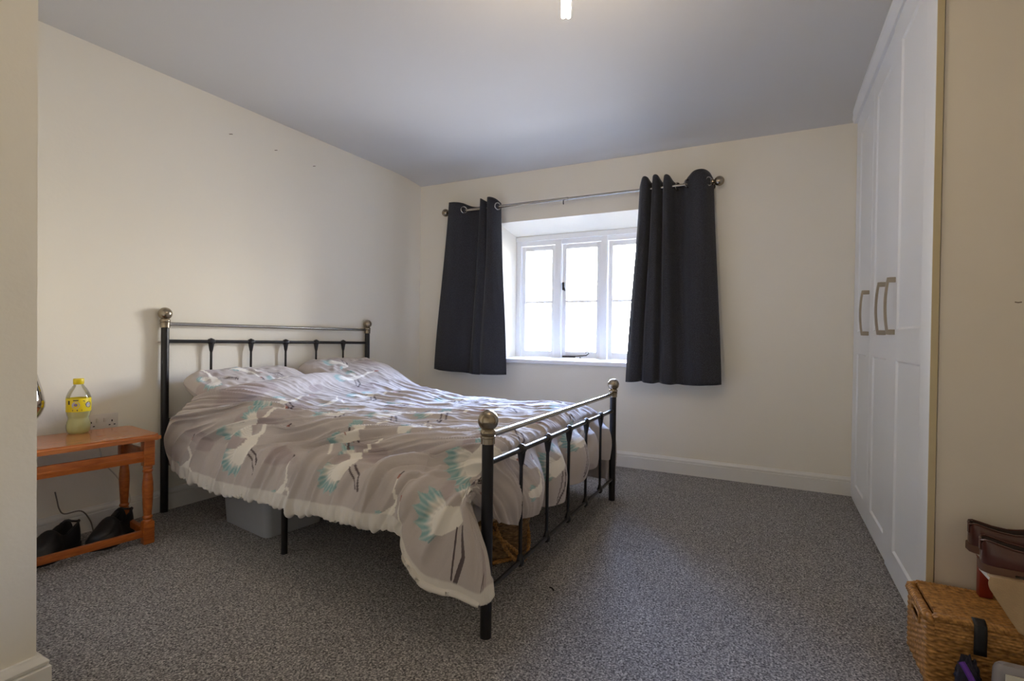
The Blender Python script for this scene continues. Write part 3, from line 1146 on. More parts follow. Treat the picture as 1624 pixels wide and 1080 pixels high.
# the head edge of the duvet runs slantwise over the pillows
NEAR = {0: [(.092, .425, .088), (.116, .530, .085), (.160, .625, .062)],
        1: [(.140, .415, .088), (.158, .520, .078), (.195, .615, .050)],
        2: [(.205, .390, .084), (.215, .490, .066), (.235, .590, .030)],
        3: [(.280, .370, .080), (.280, .465, .052), (.282, .552, .000)]}
headS = [.098, .098, .100, .118, .188, .180, .170, .135, .095, .060, .045, .045, .045, .045]
ctrl = []
for i, s in enumerate(S):
    zt = TOP[i]
    zh, oh = ZH[i], OH[i]
    sh = lambda k: (headS[k] if i == 0 else (max(s, headS[k] + .035) if i == 1 else (max(s, headS[k] + .07) if i == 2 else s)))
    row = [bedp(sh(0), 0, zh + .030, oh - .045),
           bedp(sh(0), 0, zh + .004, oh - .012),
           bedp(sh(0), 0, zh + .012, oh + .006)]
    if i in NEAR:
        row += [bedp(a, 0, z, o) for a, z, o in NEAR[i]]
    else:
        row += [bedp(s, 0, zh + (zt[0] - zh) * .34, oh * .86),
                bedp(s, 0, zh + (zt[0] - zh) * .66, oh * .40),
                bedp(s, .050, zt[0] - .075, 0)]
    for k, t in enumerate(TT):
        t2 = t - (.085, .06, .035, .012)[i] if k == 0 and i < 4 else t
        row.append(bedp(sh(4 + k), t2, zt[k], 0))
    row.append(bedp(sh(11), 1.0, zt[6] - .085, .030))
    row.append(bedp(sh(12), 1.0, .36, .070))
    row.append(bedp(sh(13), 1.0, .20 if s < .84 else .10, .085))
    ctrl.append(row)
# foot columns: near rows make the hanging corner, the rest drops down inside the foot rail
xf = lambda t: -.822 * (1 - t) - .842 * t
hemz = {.115: .315, .25: .285, .40: .262, .55: .295, .70: .300, .85: .295, .945: .275}
foot = [dict(s=(1.000, 1.005, 1.005, 1.002, .972), z=(.175, .150, .158, .300, .445), o=(.045, .070, .082, .060, .035)),
        dict(s=(1.015, 1.020, 1.020, 1.010, .974), z=(.195, .170, .178, .310, .442), o=(.045, .065, .074, .058, .033)),
        dict(s=(1.024, 1.030, 1.030, 1.014, .976), z=(.210, .188, .194, .320, .440), o=(.048, .062, .068, .055, .031))]
for c, (dx, zf) in enumerate(((-.055, 0.20), (-.022, .60), (-.030, 1.0))):
    f = foot[c]
    row = [bedp(f['s'][k], 0, f['z'][k], f['o'][k]) for k in range(5)]
    row.append(np.array([xf(.03) - .045 + dx * .3, bedp(1, .035)[1], .500 - .05 * c]))
    for k, t in enumerate(TT):
        z1 = TOP[-1][k] - .015
        z = z1 + (hemz[t] - z1) * zf
        row.append(np.array([xf(t) + dx, bedp(1, t)[1], z]))
    row.append(np.array([xf(1) + dx + .005, bedp(1, 1.0)[1] + .100, .41 - .04 * c]))
    row.append(np.array([xf(1) + dx + .005, bedp(1, 1.0)[1] + .135, .27 - .04 * c]))
    row.append(np.array([xf(1) + dx - .01, bedp(1, 1.0)[1] + .120, .06]))
    ctrl.append(row)
CT = np.array(ctrl)                       # (stations, rows, 3)
NU_, NV_ = 44, 40
P = spline_axis(CT, NU_, 0)
P = spline_axis(P, NV_, 1)
nu, nv = P.shape[:2]
# cloth coordinates in metres
dU = np.linalg.norm(np.diff(P, axis=0), axis=2)
dV = np.linalg.norm(np.diff(P, axis=1), axis=2)
kmid = 9 * NV_
Ucol = np.concatenate([[0], np.cumsum(dU[:, kmid])])
U = np.repeat(Ucol[:, None], nv, 1)
imid = 7 * NU_
Vrow = np.concatenate([[0], np.cumsum(dV[imid])])
V = np.repeat(Vrow[None, :], nu, 0)


def normals(P):
    du = np.gradient(P, axis=0)
    dv = np.gradient(P, axis=1)
    n = np.cross(du, dv)
    return n / np.maximum(1e-9, np.linalg.norm(n, axis=2, keepdims=True))


N_ = normals(P)
if N_[nu // 2, nv // 2, 2] < 0: N_ = -N_
row_of = np.repeat((np.arange(nv) / NV_)[None, :], nu, 0)
sta = np.repeat((np.arange(nu) / NU_)[:, None], nv, 1)
side = np.clip(1 - (row_of - 1) / 5.5, 0, 1)              # 1 at the near hem, 0 on top
topw = np.clip((row_of - 5) / 1.5, 0, 1) * np.clip((13 - row_of) / 1.5, 0, 1)
footw = np.clip((sta - 12.2) / 1.0, 0, 1)
# folds fall from the top edge, leaning towards the headboard at the hem
Vn = V - Vrow[2 * NV_]
g = .35 * Vn + 2.2 * np.maximum(0, Vn - .20) ** 1.35
phi = U - g
hang = np.exp(-((Vn - .26) / .25) ** 2)
fold = lambda f, a, b, sd: np.maximum(0, 1 - np.abs(vnoise(phi * f + .25 * vnoise(U * 5, V * 4, sd + 5), Vn * a + b, sd)) * 2.6)
D = hang * (.012 * vnoise(phi * 6.5, Vn * 1.0 + 3, 11) + .038 * fold(8.0, .9, 2, 15) ** 1.4 - .026 * fold(9, 1.1, 9, 18) ** 1.3 + .026 * fold(15, 1.3, 5, 16) ** 1.3 - .014 * fold(20, 1.6, 5, 19) + .008 * vnoise(phi * 22, Vn * 1.6, 12))
r1 = 1 - np.abs(vnoise(phi * 5.2 + .3 * vnoise(U * 4, V * 4, 3), Vn * 1.1, 13)) * 2.0
r2 = 1 - np.abs(vnoise(phi * 10 + .4 * vnoise(U * 6, V * 6, 4), Vn * 2.0 + 7, 14)) * 2.2
calm = .30 + .70 * np.clip((U - .30) / .35, 0, 1)            # smoother where it is pulled over the pillows
D += topw * (1 - footw) * calm * (.009 * np.maximum(0, r1) + .006 * np.maximum(0, r2))
# crumples across the top, running along the bed
q = V - .10 * U + .05 * vnoise(U * 2.2, V * 2.2, 21)
amp = topw * (1 - footw) * (.45 + .55 * np.clip(vnoise(U * 1.7, V * 2.3, 22) + .35, 0, 1))
r3 = 1 - np.abs(vnoise(U * 3.0, q * 13, 23)) * 2.3
r4 = 1 - np.abs(vnoise(U * 6.5, q * 24, 24)) * 2.3
D += amp * calm * (.012 * np.maximum(0, r3) + .007 * np.maximum(0, r4))
D += .012 * vnoise(U * 3.1, V * 3.1, 31) * topw + .006 * vnoise(U * 7, V * 4.5, 33) * topw + .0022 * vnoise(U * 26, V * 26, 32)
# creases of the corner that hangs by the near foot post
CREASES = [(1.80, .32, 1.66, .06, .016, .022), (1.84, .30, 1.82, .04, .018, .020), (1.62, .30, 1.52, .02, .020, .018), (1.74, .42, 1.50, .30, .022, .020),
           (1.70, .20, 1.62, .12, .010, -.014)]
# far side and foot
farw = np.clip((row_of - 12.5) / 1.0, 0, 1)
D += farw * .014 * vnoise(U * 9, V * 1.5, 41)
# puffs between the foot spindles
tpos = (P[:, :, 1] - NF[1]) / (FF[1] - NF[1])
puff = np.abs(np.sin(PI * 6 * tpos)) ** .8 * np.clip(tpos / .03, 0, 1) * np.clip((1 - tpos) / .03, 0, 1)
fz = np.clip((sta - 13.4) / 1.0, 0, 1) * np.clip((row_of - 5.6) / .6, 0, 1) * np.clip((13.2 - row_of) / .6, 0, 1)
D += fz * (.050 * puff + .012 * vnoise(V * 8, U * 9, 51) + .008 * vnoise(V * 15, U * 4, 52))
D = D * np.clip(.35 + sta / 1.2, 0, 1)
# corner cloth keeps broad folds
cornerw = np.clip((sta - 9.6) / .6, 0, 1) * np.clip((5.4 - row_of) / 1.0, 0, 1)
D = D * (1 - .85 * cornerw) + cornerw * .014 * vnoise(U * 5 + V * 3, V * 2, 61)
for (ua, va, ub, vb, w_, a_) in CREASES:
    t_ = np.clip(((U - ua) * (ub - ua) + (Vn - va) * (vb - va)) / ((ub - ua) ** 2 + (vb - va) ** 2), 0, 1)
    d_ = np.hypot(U - ua - t_ * (ub - ua), Vn - va - t_ * (vb - va))
    D += a_ * np.exp(-(d_ / w_) ** 2) * (.35 + .65 * np.sin(PI * np.clip(t_ * .8 + .15, 0, 1)))
# gathered band along the near hem
band = np.exp(-((row_of - 1.9) / .55) ** 2)
D += band * (1 - .85 * cornerw) * (.0065 * vnoise(U * 30, V * 5, 71) + .0035 * np.sin(U * 2 * PI / .034 + 3 * vnoise(U * 6, V * 0, 72)))
P = P + N_ * D[:, :, None]
# ruffled hem line
P[:, :, 2] += (band * (1 - cornerw) * .010 * vnoise(U * 9, V * 0 + 2, 73))
# hold the cloth inside the foot posts and rails
verts = P.reshape(-1, 3)
idx = np.arange(nu * nv).reshape(nu, nv)
faces = np.stack([idx[:-1, :-1], idx[1:, :-1], idx[1:, 1:], idx[:-1, 1:]], -1).reshape(-1, 4)
me = bpy.data.meshes.new('duvet')
me.from_pydata(verts.tolist(), [], faces.tolist())
me.materials.append(MT['bedding'])
me.polygons.foreach_set('use_smooth', [True] * len(me.polygons))
me.update()
duvet = bpy.data.objects.new('duvet', me)
COL.objects.link(duvet)
sm = duvet.modifiers.new('quilt', 'SOLIDIFY')
sm.thickness = .008
sm.offset = -1
MOTIFS = [('f', .573, .245, .55, .74, False), ('f', .430, .385, .35, .70, False), ('f', 1.217, .276, .60, .80, False), ('f', 1.080, .455, .30, .72, False),
          ('s', .874, .120, .22, .66, False), ('s', .130, .105, .17, .68, False), ('s', 1.480, .125, .15, .66, False), ('f', 1.760, .240, -.15, .92, False),
          ('f', 1.760, .455, .40, .85, False), ('f', .411, .600, .95, .80, False), ('f', .537, 1.110, .70, .80, False), ('f', .866, 1.055, -.40, .80, False),
          ('f', 1.250, .901, .24, .82, False), ('f', .240, 1.254, .81, .80, False), ('s', 1.315, .600, .60, .75, False), ('f', 1.700, .780, .70, .82, False),
          ('f', 1.700, 1.390, .60, .82, False), ('f', 1.930, .965, 1.12, .78, False), ('s', 1.965, .700, 1.3, .60, False), ('f', 1.900, 1.273, .96, .82, False),
          ('s', 1.520, 1.501, -.24, .65, False), ('f', .800, .640, .37, .76, False), ('f', 1.880, .035, 2.2, .60, False), ('s', 1.02, .33, .1, .66, False),
          ('f', .95, 1.45, .3, .80, False), ('f', 1.40, 1.25, .9, .80, False), ('s', .55, .80, .9, .7, False), ('f', 1.05, .74, .5, .75, False)]
C = paint(U.ravel(), V.ravel(), MOTIFS, 17)
VA = np.concatenate([np.zeros((nu, 1)), np.cumsum(dV, axis=1)], axis=1)
VA = VA - VA[:, 2 * NV_:2 * NV_ + 1]
hemw = .046 * (1 - cornerw) + .030 * cornerw + .006 * vnoise(U * 8, V * 0, 75)
hemk = np.clip((hemw - VA).ravel() / .006 + .5, 0, 1)[:, None]
C = C * (1 - hemk) + np.array(rgb(216, 211, 204)[:3])[None, :] * hemk
set_print(duvet, C)
tag(duvet, 'rumpled grey duvet printed with white cranes, hanging over the side of the bed', 'duvet')

# ------------------------------------------------------------------ wooden bench beside the bed
ang_b = math.radians(8)
FRc = np.array([-2.55, 1.40])
LD = np.array([-math.sin(ang_b), -math.cos(ang_b)])     # along the front edge, away from the bed
DD = np.array([-math.cos(ang_b), math.sin(ang_b)])      # towards the wall
BL_, BDp, BZ = .62, .375, .515


def bp(l, d, z=0.0):
    q = FRc + LD * l + DD * d
    return (q[0], q[1], z)


bench = thing('wooden_bench', 'small orange pine bench with turned legs between the bed and the doorway wall', 'bench', bp(BL_ / 2, BDp / 2))
m = M()
bm = bmesh.new()
bmesh.ops.create_cube(bm, size=1.0)
bmesh.ops.scale(bm, vec=(BL_, BDp, .026), verts=bm.verts)
bmesh.ops.bevel(bm, geom=[e for e in bm.edges if abs(e.verts[0].co.z - e.verts[1].co.z) > .01], offset=.018, segments=3, affect='EDGES')
bmesh.ops.bevel(bm, geom=[e for e in bm.edges if e.verts[0].co.z > .01 and e.verts[1].co.z > .01], offset=.010, segments=3, affect='EDGES')
c = bp(BL_ / 2, BDp / 2, BZ - .013)
rotb = math.atan2(LD[1], LD[0])
m.bm(bm, Matrix.Translation(Vector(c)) @ Matrix.Rotation(rotb, 4, 'Z'))
m.build('bench_top', MT['pine_top'], bench)


def turned_leg(l, d):
    m = M()
    h = .0225
    for z0, z1 in ((0, .105), (.366, .489)):
        cc = bp(l, d, (z0 + z1) / 2)
        m.box(cc, (2 * h, 2 * h, z1 - z0), rz=rotb, bev=.006)
    prof = [(.0200, .100), (.0215, .108), (.0170, .114), (.0205, .122), (.0205, .127), (.0165, .133), (.0175, .150), (.0205, .200), (.0225, .250), (.0215, .285), (.0180, .318),
            (.0165, .334), (.0205, .340), (.0205, .345), (.0165, .350), (.0200, .356), (.0200, .361), (.0180, .366), (.0200, .372)]
    m.lathe(prof, bp(l, d, 0), 24)
    m.build('leg', MT['pine'], bench)


li = .045
for l in (li, BL_ - li):
    for d in (.045, BDp - .045):
        turned_leg(l, d)


def rail(l0, d0, l1, d1, z0, z1, th, nm, groove=False):
    a, b = np.array(bp(l0, d0)), np.array(bp(l1, d1))
    v = b - a
    mid = (a + b) / 2
    m = M().box((mid[0], mid[1], (z0 + z1) / 2), (np.linalg.norm(v), th, z1 - z0), rz=math.atan2(v[1], v[0]), bev=.004)
    if groove:
        m.box((mid[0], mid[1], z0 + .40 * (z1 - z0)), (np.linalg.norm(v), th + .005, .012), rz=math.atan2(v[1], v[0]), bev=.002)
    m.build(nm, MT['pine'], bench)


rail(li + .015, .040, BL_ - li - .015, .040, .388, .440, .018, 'apron', True)
rail(li + .015, .045, BL_ - li - .015, .045, .034, .066, .022, 'stretcher')
for l in (li, BL_ - li):
    rail(l, .06, l, BDp - .06, .388, .440, .018, 'apron')
    rail(l, .06, l, BDp - .06, .034, .066, .022, 'stretcher')

# lemonade bottle
bo = np.array([-2.895, 1.215, BZ])
bt = thing('drink_bottle', 'plastic bottle of cloudy lemonade with yellow cap and label on the pine bench', 'bottle', tuple(bo))
body = [(.020, .001), (.036, .0), (.0425, .008), (.0455, .024), (.0460, .040), (.0425, .056), (.0385, .068), (.0385, .074), (.0430, .086), (.0455, .098), (.0460, .104), (.0460, .166),
        (.0450, .174), (.0400, .190), (.0310, .208), (.0220, .222), (.0175, .230), (.0175, .244)]
M().lathe(body, bo, 36, cap=False).build('bottle_body', MT['pet'], bt, ang=60)
liq = [(r - .0022, z + .002) for r, z in body if z <= .105] + [(.0436, .118), (.001, .118)]
M().lathe([(.001, .003)] + liq, bo, 36, cap=False).build('lemonade', MT['lemonade'], bt, ang=60)
M().lathe([(.0466, .104), (.0468, .106), (.0468, .164), (.0466, .166)], bo, 48, cap=False).build('label', MT['label_yellow'], bt)
lab = [o for o in bt.children if o.name.startswith('label')][0]
m = M()
m.lathe([(.0190, 0), (.0205, .001), (.0205, .003), (.0195, .004), (.0205, .006), (.0205, .024), (.0190, .0265), (.001, .027)], (bo[0], bo[1], bo[2] + .230), 36)
m.build('cap', MT['yellow'], bt)


def on_label(kind, mat, nm, phi0, zc, a, b, r=.0471):
    """flat printed shape wrapped on the label; phi0 turns it from the camera direction"""
    base = math.atan2(-bo[1], -bo[0])
    m = M()
    P2 = []
    if kind == 'disc':
        P2 = [(a * math.cos(2 * PI * k / 24), b * math.sin(2 * PI * k / 24)) for k in range(24)]
    elif kind == 'bar':
        P2 = [(-a, -b), (0, -b), (a, -b), (a, b), (0, b), (-a, b)]
    elif kind == 'slash':
        P2 = [(-a, b), (-a * .2, b), (a, -b), (a * .3, -b)]
    vs = []
    for x, z in P2:
        an = base + phi0 + x / r
        vs.append((bo[0] + r * math.cos(an), bo[1] + r * math.sin(an), bo[2] + zc + z))
    m.add(vs, [tuple(range(len(vs)))])
    m.build(nm, MT[mat], lab, fix=False)


on_label('disc', 'label_grey', 'badge', -.22, .136, .015, .016)
on_label('disc', 'label_lilac', 'badge', -.22, .137, .007, .007, .0473)
on_label('bar', 'label_dark', 'print_line', -.22, .158, .010, .0022)
on_label('bar', 'label_dark', 'print_line', -.10, .112, .018, .0028)
on_label('slash', 'label_dark', 'print_mark', .50, .146, .0085, .010)
on_label('disc', 'label_dark', 'print_mark', .86, .136, .014, .0145)
on_label('disc', 'label_grey', 'print_mark', .84, .135, .010, .0105, .0473)
on_label('bar', 'label_dark', 'print_line', -.80, .148, .004, .009)

# chrome teardrop vase, mostly behind the doorway wall
vc = np.array([-2.920, 1.020, BZ])
m = M().lathe([(.001, 0), (.034, .0), (.036, .004), (.026, .018), (.022, .034), (.024, .052), (.038, .074), (.063, .106), (.0765, .142), (.0775, .160), (.068, .215), (.049, .290), (.031, .370), (.018, .430), (.014, .445), (.011, .440), (.010, .40)], vc, 48, cap=False)
vo = m.build('vase', MT['chrome'], ang=60)
tag(vo, 'shiny chrome teardrop vase on the pine bench, half hidden by the doorway wall', 'vase')

# ------------------------------------------------------------------ shoes


def shoe(name, lab, group, heel, heading, L, k, mats, open_to=.50, tab=False, hgt=1.0, fore=1.0):
    up, sole_m, lin = mats
    root = thing(name, lab, 'shoe', heel, group)
    hx, hy, hz = heel
    ch, sh_ = math.cos(heading), math.sin(heading)
    T = lambda x, y, z: (hx + x * ch - y * sh_, hy + x * sh_ + y * ch, hz + z)
    xs = [0, .015, .05, .12, .22, .34, .44, .52, .60, .70, .80, .89, .95, .985, 1.0]
    ws = [.012, .022, .030, .034, .034, .033, .034, .038, .042, .0455, .045, .040, .031, .020, .008]
    hs = [.074, .078, .078, .073, .066, .062, .064, .070, .070, .060, .052, .046, .040, .034, .028]
    hs = [h * hgt * (1 + (fore - 1) * smoothstep((x - .3) / .25)) for x, h in zip(xs, hs)]
    sw = [0, 0, 0, 0, 0, 0, .001, .002, .003, .004, .004, .002, -.002, -.005, -.007]
    z0 = .020
    G, mats_row = [], []
    for x, w, h, s_ in zip(xs, ws, hs, sw):
        w *= k
        cl = smoothstep((x - (open_to - .07)) / .12)
        ring = []
        hs_ = h * (1 - .30 * cl)
        for q in (0, .2, .4, .6, .8, 1.0):                      # outer side, bottom to topline
            lean = 1 + .07 * math.sin(q * PI) - (.20 + .06 * cl) * q ** 2
            ring.append((w * lean, z0 + (hs_ - z0) * q))
        inner = []
        tw = ring[-1][0] - .0025 * (1 - cl)
        for c in (.97, .85, .55, 0, -.55, -.85, -.97):
            z_open = .028 + (hs_ - .030) * max(0, (abs(c) - .5) / .47) ** 1.0 if abs(c) > .5 else .028
            z_closed = hs_ + (h - hs_) * (1 - c * c) ** .6
            inner.append((tw * c, z_open * (1 - cl) + z_closed * cl))
        full = ring + inner + [(-y, z) for y, z in reversed(ring)]
        G.append([T(x * L, y + s_ * k, z) for y, z in full])
    m = M()
    nrow = len(G[0])
    m.v = [p for r in G for p in r]
    for i in range(len(G) - 1):
        for j in range(nrow - 1):
            m.f.append((i * nrow + j, i * nrow + j + 1, (i + 1) * nrow + j + 1, (i + 1) * nrow + j))
            inn = 5 <= j <= 12 and xs[i + 1] < open_to + .02
            m.mi.append(1 if inn else 0)
    m.cur = 0
    m.f.append(tuple(range(nrow))); m.mi.append(0)
    m.f.append(tuple(reversed(range((len(G) - 1) * nrow, len(G) * nrow)))); m.mi.append(0)
    o = m.build('upper', [up, lin], root, ang=65)
    ss = o.modifiers.new('smooth', 'SUBSURF')
    ss.levels = ss.render_levels = 1
    # sole
    out = [(x * L + (-.003 if i == 0 else (.004 if i == len(xs) - 1 else 0)), (w * k + .0035), s_ * k) for i, (x, w, s_) in enumerate(zip(xs, ws, sw))]
    ol = [(x, s_ - w) for x, w, s_ in out] + [(x, s_ + w) for x, w, s_ in reversed(out)]
    m = M()
    n = len(ol)
    for za, zb, gr in ((.010, .022, 0), ):
        m.add([T(x, y, za) for x, y in ol] + [T(x, y, zb) for x, y in ol],
              [tuple(reversed(range(n))), tuple(range(n, 2 * n))] + [(i, (i + 1) % n, n + (i + 1) % n, n + i) for i in range(n)])
    hl = [(x, y) for x, y in ol if x < L * .28]
    n = len(hl)
    m.add([T(x, y, 0) for x, y in hl] + [T(x, y, .010) for x, y in hl],
          [tuple(reversed(range(n))), tuple(range(n, 2 * n))] + [(i, (i + 1) % n, n + (i + 1) % n, n + i) for i in range(n)])
    fl = [(x, y) for x, y in ol if x > L * .45]
    n = len(fl)
    m.add([T(x, y, .001) for x, y in fl] + [T(x, y, .0105) for x, y in fl],
          [tuple(reversed(range(n))), tuple(range(n, 2 * n))] + [(i, (i + 1) % n, n + (i + 1) % n, n + i) for i in range(n)])
    m.build('sole', sole_m, root)
    # topline binding
    rim = []
    for i, (x, h) in enumerate(zip(xs, hs)):
        if x <= open_to:
            rim.append(Vector(G[i][5]))
    rim2 = [Vector(G[i][nrow - 6]) for i, x in enumerate(xs) if x <= open_to]
    m = M().tube(list(reversed(rim)) + rim2, .0026 if tab else .0050, 6)
    m.build('topline', up, root)
    m = M()
    if tab:
        m.box(T(-.001, 0, .064 * hgt), (.004, .013, .034), rz=heading, bev=.0015)
        m.build('heel_tab', up, root)
    else:
        # laced tongue
        pts = [T(L * (open_to - .07 + .05 * i), 0, hs[6] + .010 - .004 * i) for i in range(5)]
        m.tube([Vector(p) for p in pts], [.010, .013, .013, .012, .006], 8)
        m.build('tongue', up, root)
    return root


bm_ = (MT['shoe_brown'], MT['shoe_sole'], MT['shoe_lining'])
kb = (MT['shoe_black'], MT['shoe_black_sole'], MT['shoe_black_sole'])
hd = math.radians(-60)
shoe('shoe', 'black shoe on the carpet under the bench, nearer the doorway wall', 'black shoes under the bench', (-2.870, 1.190, 0.0), hd, .250, 1.30, kb, .36, False, 1.50, 1.20)
shoe('shoe', 'black shoe on the carpet under the bench, nearer the bed', 'black shoes under the bench', (-2.846, 1.396, 0.0), hd + .08, .248, 1.28, kb, .36, False, 1.50, 1.20)

# ------------------------------------------------------------------ socket and cables on the left wall
sx = xw(1.36)
so = thing('wall_socket', 'white double wall socket just above the pine bench', 'socket', (sx, 1.36, .532))
M().box((sx + .004, 1.358, .534), (.009, .146, .086), bev=.003).build('faceplate', MT['plastic_white'], so)
for dy in (-.020, .012):
    M().box((sx + .010, 1.358 + dy, .546), (.006, .010, .020), rot=Matrix.Rotation(.18, 4, 'Y'), bev=.001).build('switch', MT['plastic_white'], so)
for cy in (-.045, .045):
    m = M()
    for y, z, a, b in ((0, .012, .005, .010), (-.011, -.008, .008, .005), (.011, -.008, .008, .005)):
        m.box((sx + .0086, 1.358 + cy + y, .526 + z), (.001, a, b))
    m.build('outlet', MT['dark_plastic'], so)
cb = M().tube(catmull([(sx + .012, 1.330, .500), (sx + .020, 1.345, .40), (sx + .025, 1.359, .334), (sx + .03, 1.407, .262), (sx + .03, 1.435, .215), (sx + .04, 1.462, .160),
                       (sx + .045, 1.470, .110), (sx + .05, 1.445, .085), (sx + .06, 1.43, .060), (sx + .07, 1.458, .030), (sx + .10, 1.468, .010), (sx + .16, 1.462, .006)], 6), .0035, 8).build('cable', MT['cord'])
tag(cb, 'white cable hanging from the socket behind the bench leg', 'cable')
cb = M().tube(catmull([(sx + .022, 1.165, .235), (sx + .024, 1.171, .198), (sx + .026, 1.180, .150), (sx + .028, 1.200, .122), (sx + .028, 1.265, .116), (sx + .03, 1.30, .060), (sx + .04, 1.31, .006)], 6), .003, 8).build('cable', MT['cord_dark'])
tag(cb, 'thin grey cable standing up behind the black shoes', 'cable')

# ------------------------------------------------------------------ under the bed
A_, B_ = np.array([-2.566, 1.716]), np.array([-2.150, 1.652])
e1 = (B_ - A_) / np.linalg.norm(B_ - A_)
e2 = np.array([-e1[1], e1[0]])
Lb, Wb, Hb = np.linalg.norm(B_ - A_), .31, .225
bxp = lambda a, b, z: (A_[0] + e1[0] * a + e2[0] * b, A_[1] + e1[1] * a + e2[1] * b, z)


def rrect(x0, x1, y0, y1, r, z, n=5):
    pts = []
    for cx, cy, a0 in ((x1 - r, y0 + r, -PI / 2), (x1 - r, y1 - r, 0), (x0 + r, y1 - r, PI / 2), (x0 + r, y0 + r, PI)):
        for k in range(n + 1):
            a = a0 + PI / 2 * k / n
            pts.append(bxp(cx + r * math.cos(a), cy + r * math.sin(a), z))
    return pts


sb = thing('storage_box', 'cloudy plastic storage box on the carpet under the bed', 'box', bxp(Lb / 2, Wb / 2, 0))
m = M()
G = [rrect(0, Lb, 0, Wb, .035, .001), rrect(-.006, Lb + .006, -.006, Wb + .006, .036, Hb * .5), rrect(-.012, Lb + .012, -.012, Wb + .012, .037, Hb - .02),
     rrect(-.022, Lb + .022, -.022, Wb + .022, .040, Hb - .018), rrect(-.023, Lb + .023, -.023, Wb + .023, .040, Hb)]
m.grid(G, closed=True)
m.add(G[0], [tuple(reversed(range(len(G[0]))))])
m.build('tub', MT['cloudy'], sb, ang=50)
m = M()
G = [rrect(-.027, Lb + .027, -.027, Wb + .027, .042, Hb - .004), rrect(-.027, Lb + .027, -.027, Wb + .027, .042, Hb + .010), rrect(-.015, Lb + .015, -.015, Wb + .015, .04, Hb + .014)]
m.grid(G, closed=True)
m.add(G[-1], [tuple(range(len(G[-1])))])
m.build('lid', MT['cloudy'], sb, ang=50)
m = M()
for k in range(4):
    cc = bxp(Lb / 2, Wb / 2, .02 + .045 * k)
    m.box(cc, (Lb * .88, Wb * .86, .044), rz=math.atan2(e1[1], e1[0]), bev=.016)
ln = m.build('linen', MT['linen'])
tag(ln, 'grey folded linen inside the storage box under the bed', 'linen')


def weave_wall(m, path, z0, z1, flare=0.0, strand=.009, stake=.022, amp=.0028, hole=None, res=.0045):
    """woven wicker wall along a closed horizontal path: rows of strands passing over and under upright stakes"""
    P = [np.array(p[:2]) for p in path]
    n0 = len(P)
    seg = [np.linalg.norm(P[(i + 1) % n0] - P[i]) for i in range(n0)]
    tot = sum(seg)
    n = int(tot / res)
    ns = max(2, int(round(tot / stake / 2)) * 2)
    pts, nor = [], []
    for k in range(n):
        d = tot * k / n
        i = 0
        while d > seg[i]:
            d -= seg[i]; i += 1
        a, b = P[i], P[(i + 1) % n0]
        pts.append(a + (b - a) * d / seg[i])
    for k in range(n):
        t = pts[(k + 2) % n] - pts[k - 2]
        t /= np.linalg.norm(t)
        nor.append(np.array([t[1], -t[0]]))
    rows = int((z1 - z0) / strand * 4)
    G = []
    for r in range(rows + 1):
        z = z0 + (z1 - z0) * r / rows
        rr = (z - z0) / strand
        par = int(rr) % 2
        rnd = math.sqrt(max(0, math.sin(PI * (rr % 1.0))))
        row = []
        for k in range(n):
            w = math.sin(2 * PI * k / n * ns / 2 + PI * par)
            o = amp * (rnd * (.65 + .55 * w)) + flare * (z - z0)
            row.append((pts[k][0] + nor[k][0] * o, pts[k][1] + nor[k][1] * o, z))
        G.append(row)
    b = len(m.v)
    m.v += [p for r in G for p in r]
    for r in range(rows):
        for k in range(n):
            if hole and hole(pts[k], z0 + (z1 - z0) * (r + .5) / rows):
                continue
            k2 = (k + 1) % n
            m.f.append([b + r * n + k, b + r * n + k2, b + (r + 1) * n + k2, b + (r + 1) * n + k]); m.mi.append(m.cur)
    return m


def weave_sheet(m, fn, nu, nv, su, sv, amp=.002):
    """woven panel: fn(u, v) -> (point, normal); su, sv = strand counts"""
    G = []
    for i in range(nu + 1):
        row = []
        for j in range(nv + 1):
            u, v = i / nu, j / nv
            p, nrm = fn(u, v)
            rr = u * su
            rnd = math.sqrt(max(0, math.sin(PI * (rr % 1.0))))
            w = math.sin(PI * v * sv + PI * (int(rr) % 2))
            o = amp * rnd * (.65 + .5 * w)
            row.append((p[0] + nrm[0] * o, p[1] + nrm[1] * o, p[2] + nrm[2] * o))
        G.append(row)
    return m.grid(G)


def oval(cx, cy, rx, ry, n=40, rz=0):
    return [(cx + rx * math.cos(2 * PI * k / n) * math.cos(rz) - ry * math.sin(2 * PI * k / n) * math.sin(rz),
             cy + rx * math.cos(2 * PI * k / n) * math.sin(rz) + ry * math.sin(2 * PI * k / n) * math.cos(rz)) for k in range(n)]


def braid(m, pts, r, twist=.016):
    """two rope strands wound round each other along a path"""
    P = [Vector(p) for p in pts]
    L = [0]
    for a, b in zip(P, P[1:]): L.append(L[-1] + (b - a).length)
    for ph in (0, PI):
        out = []
        for i, p in enumerate(P):
            t = (P[min(i + 1, len(P) - 1)] - P[max(i - 1, 0)]).normalized()
            u = t.cross(Vector((.3, .5, .8))).normalized()
            w = t.cross(u)
            a = L[i] / twist * PI + ph
            out.append(p + u * (r * .55 * math.cos(a)) + w * (r * .55 * math.sin(a)))
        m.tube(out, r * .62, 6)
    return m


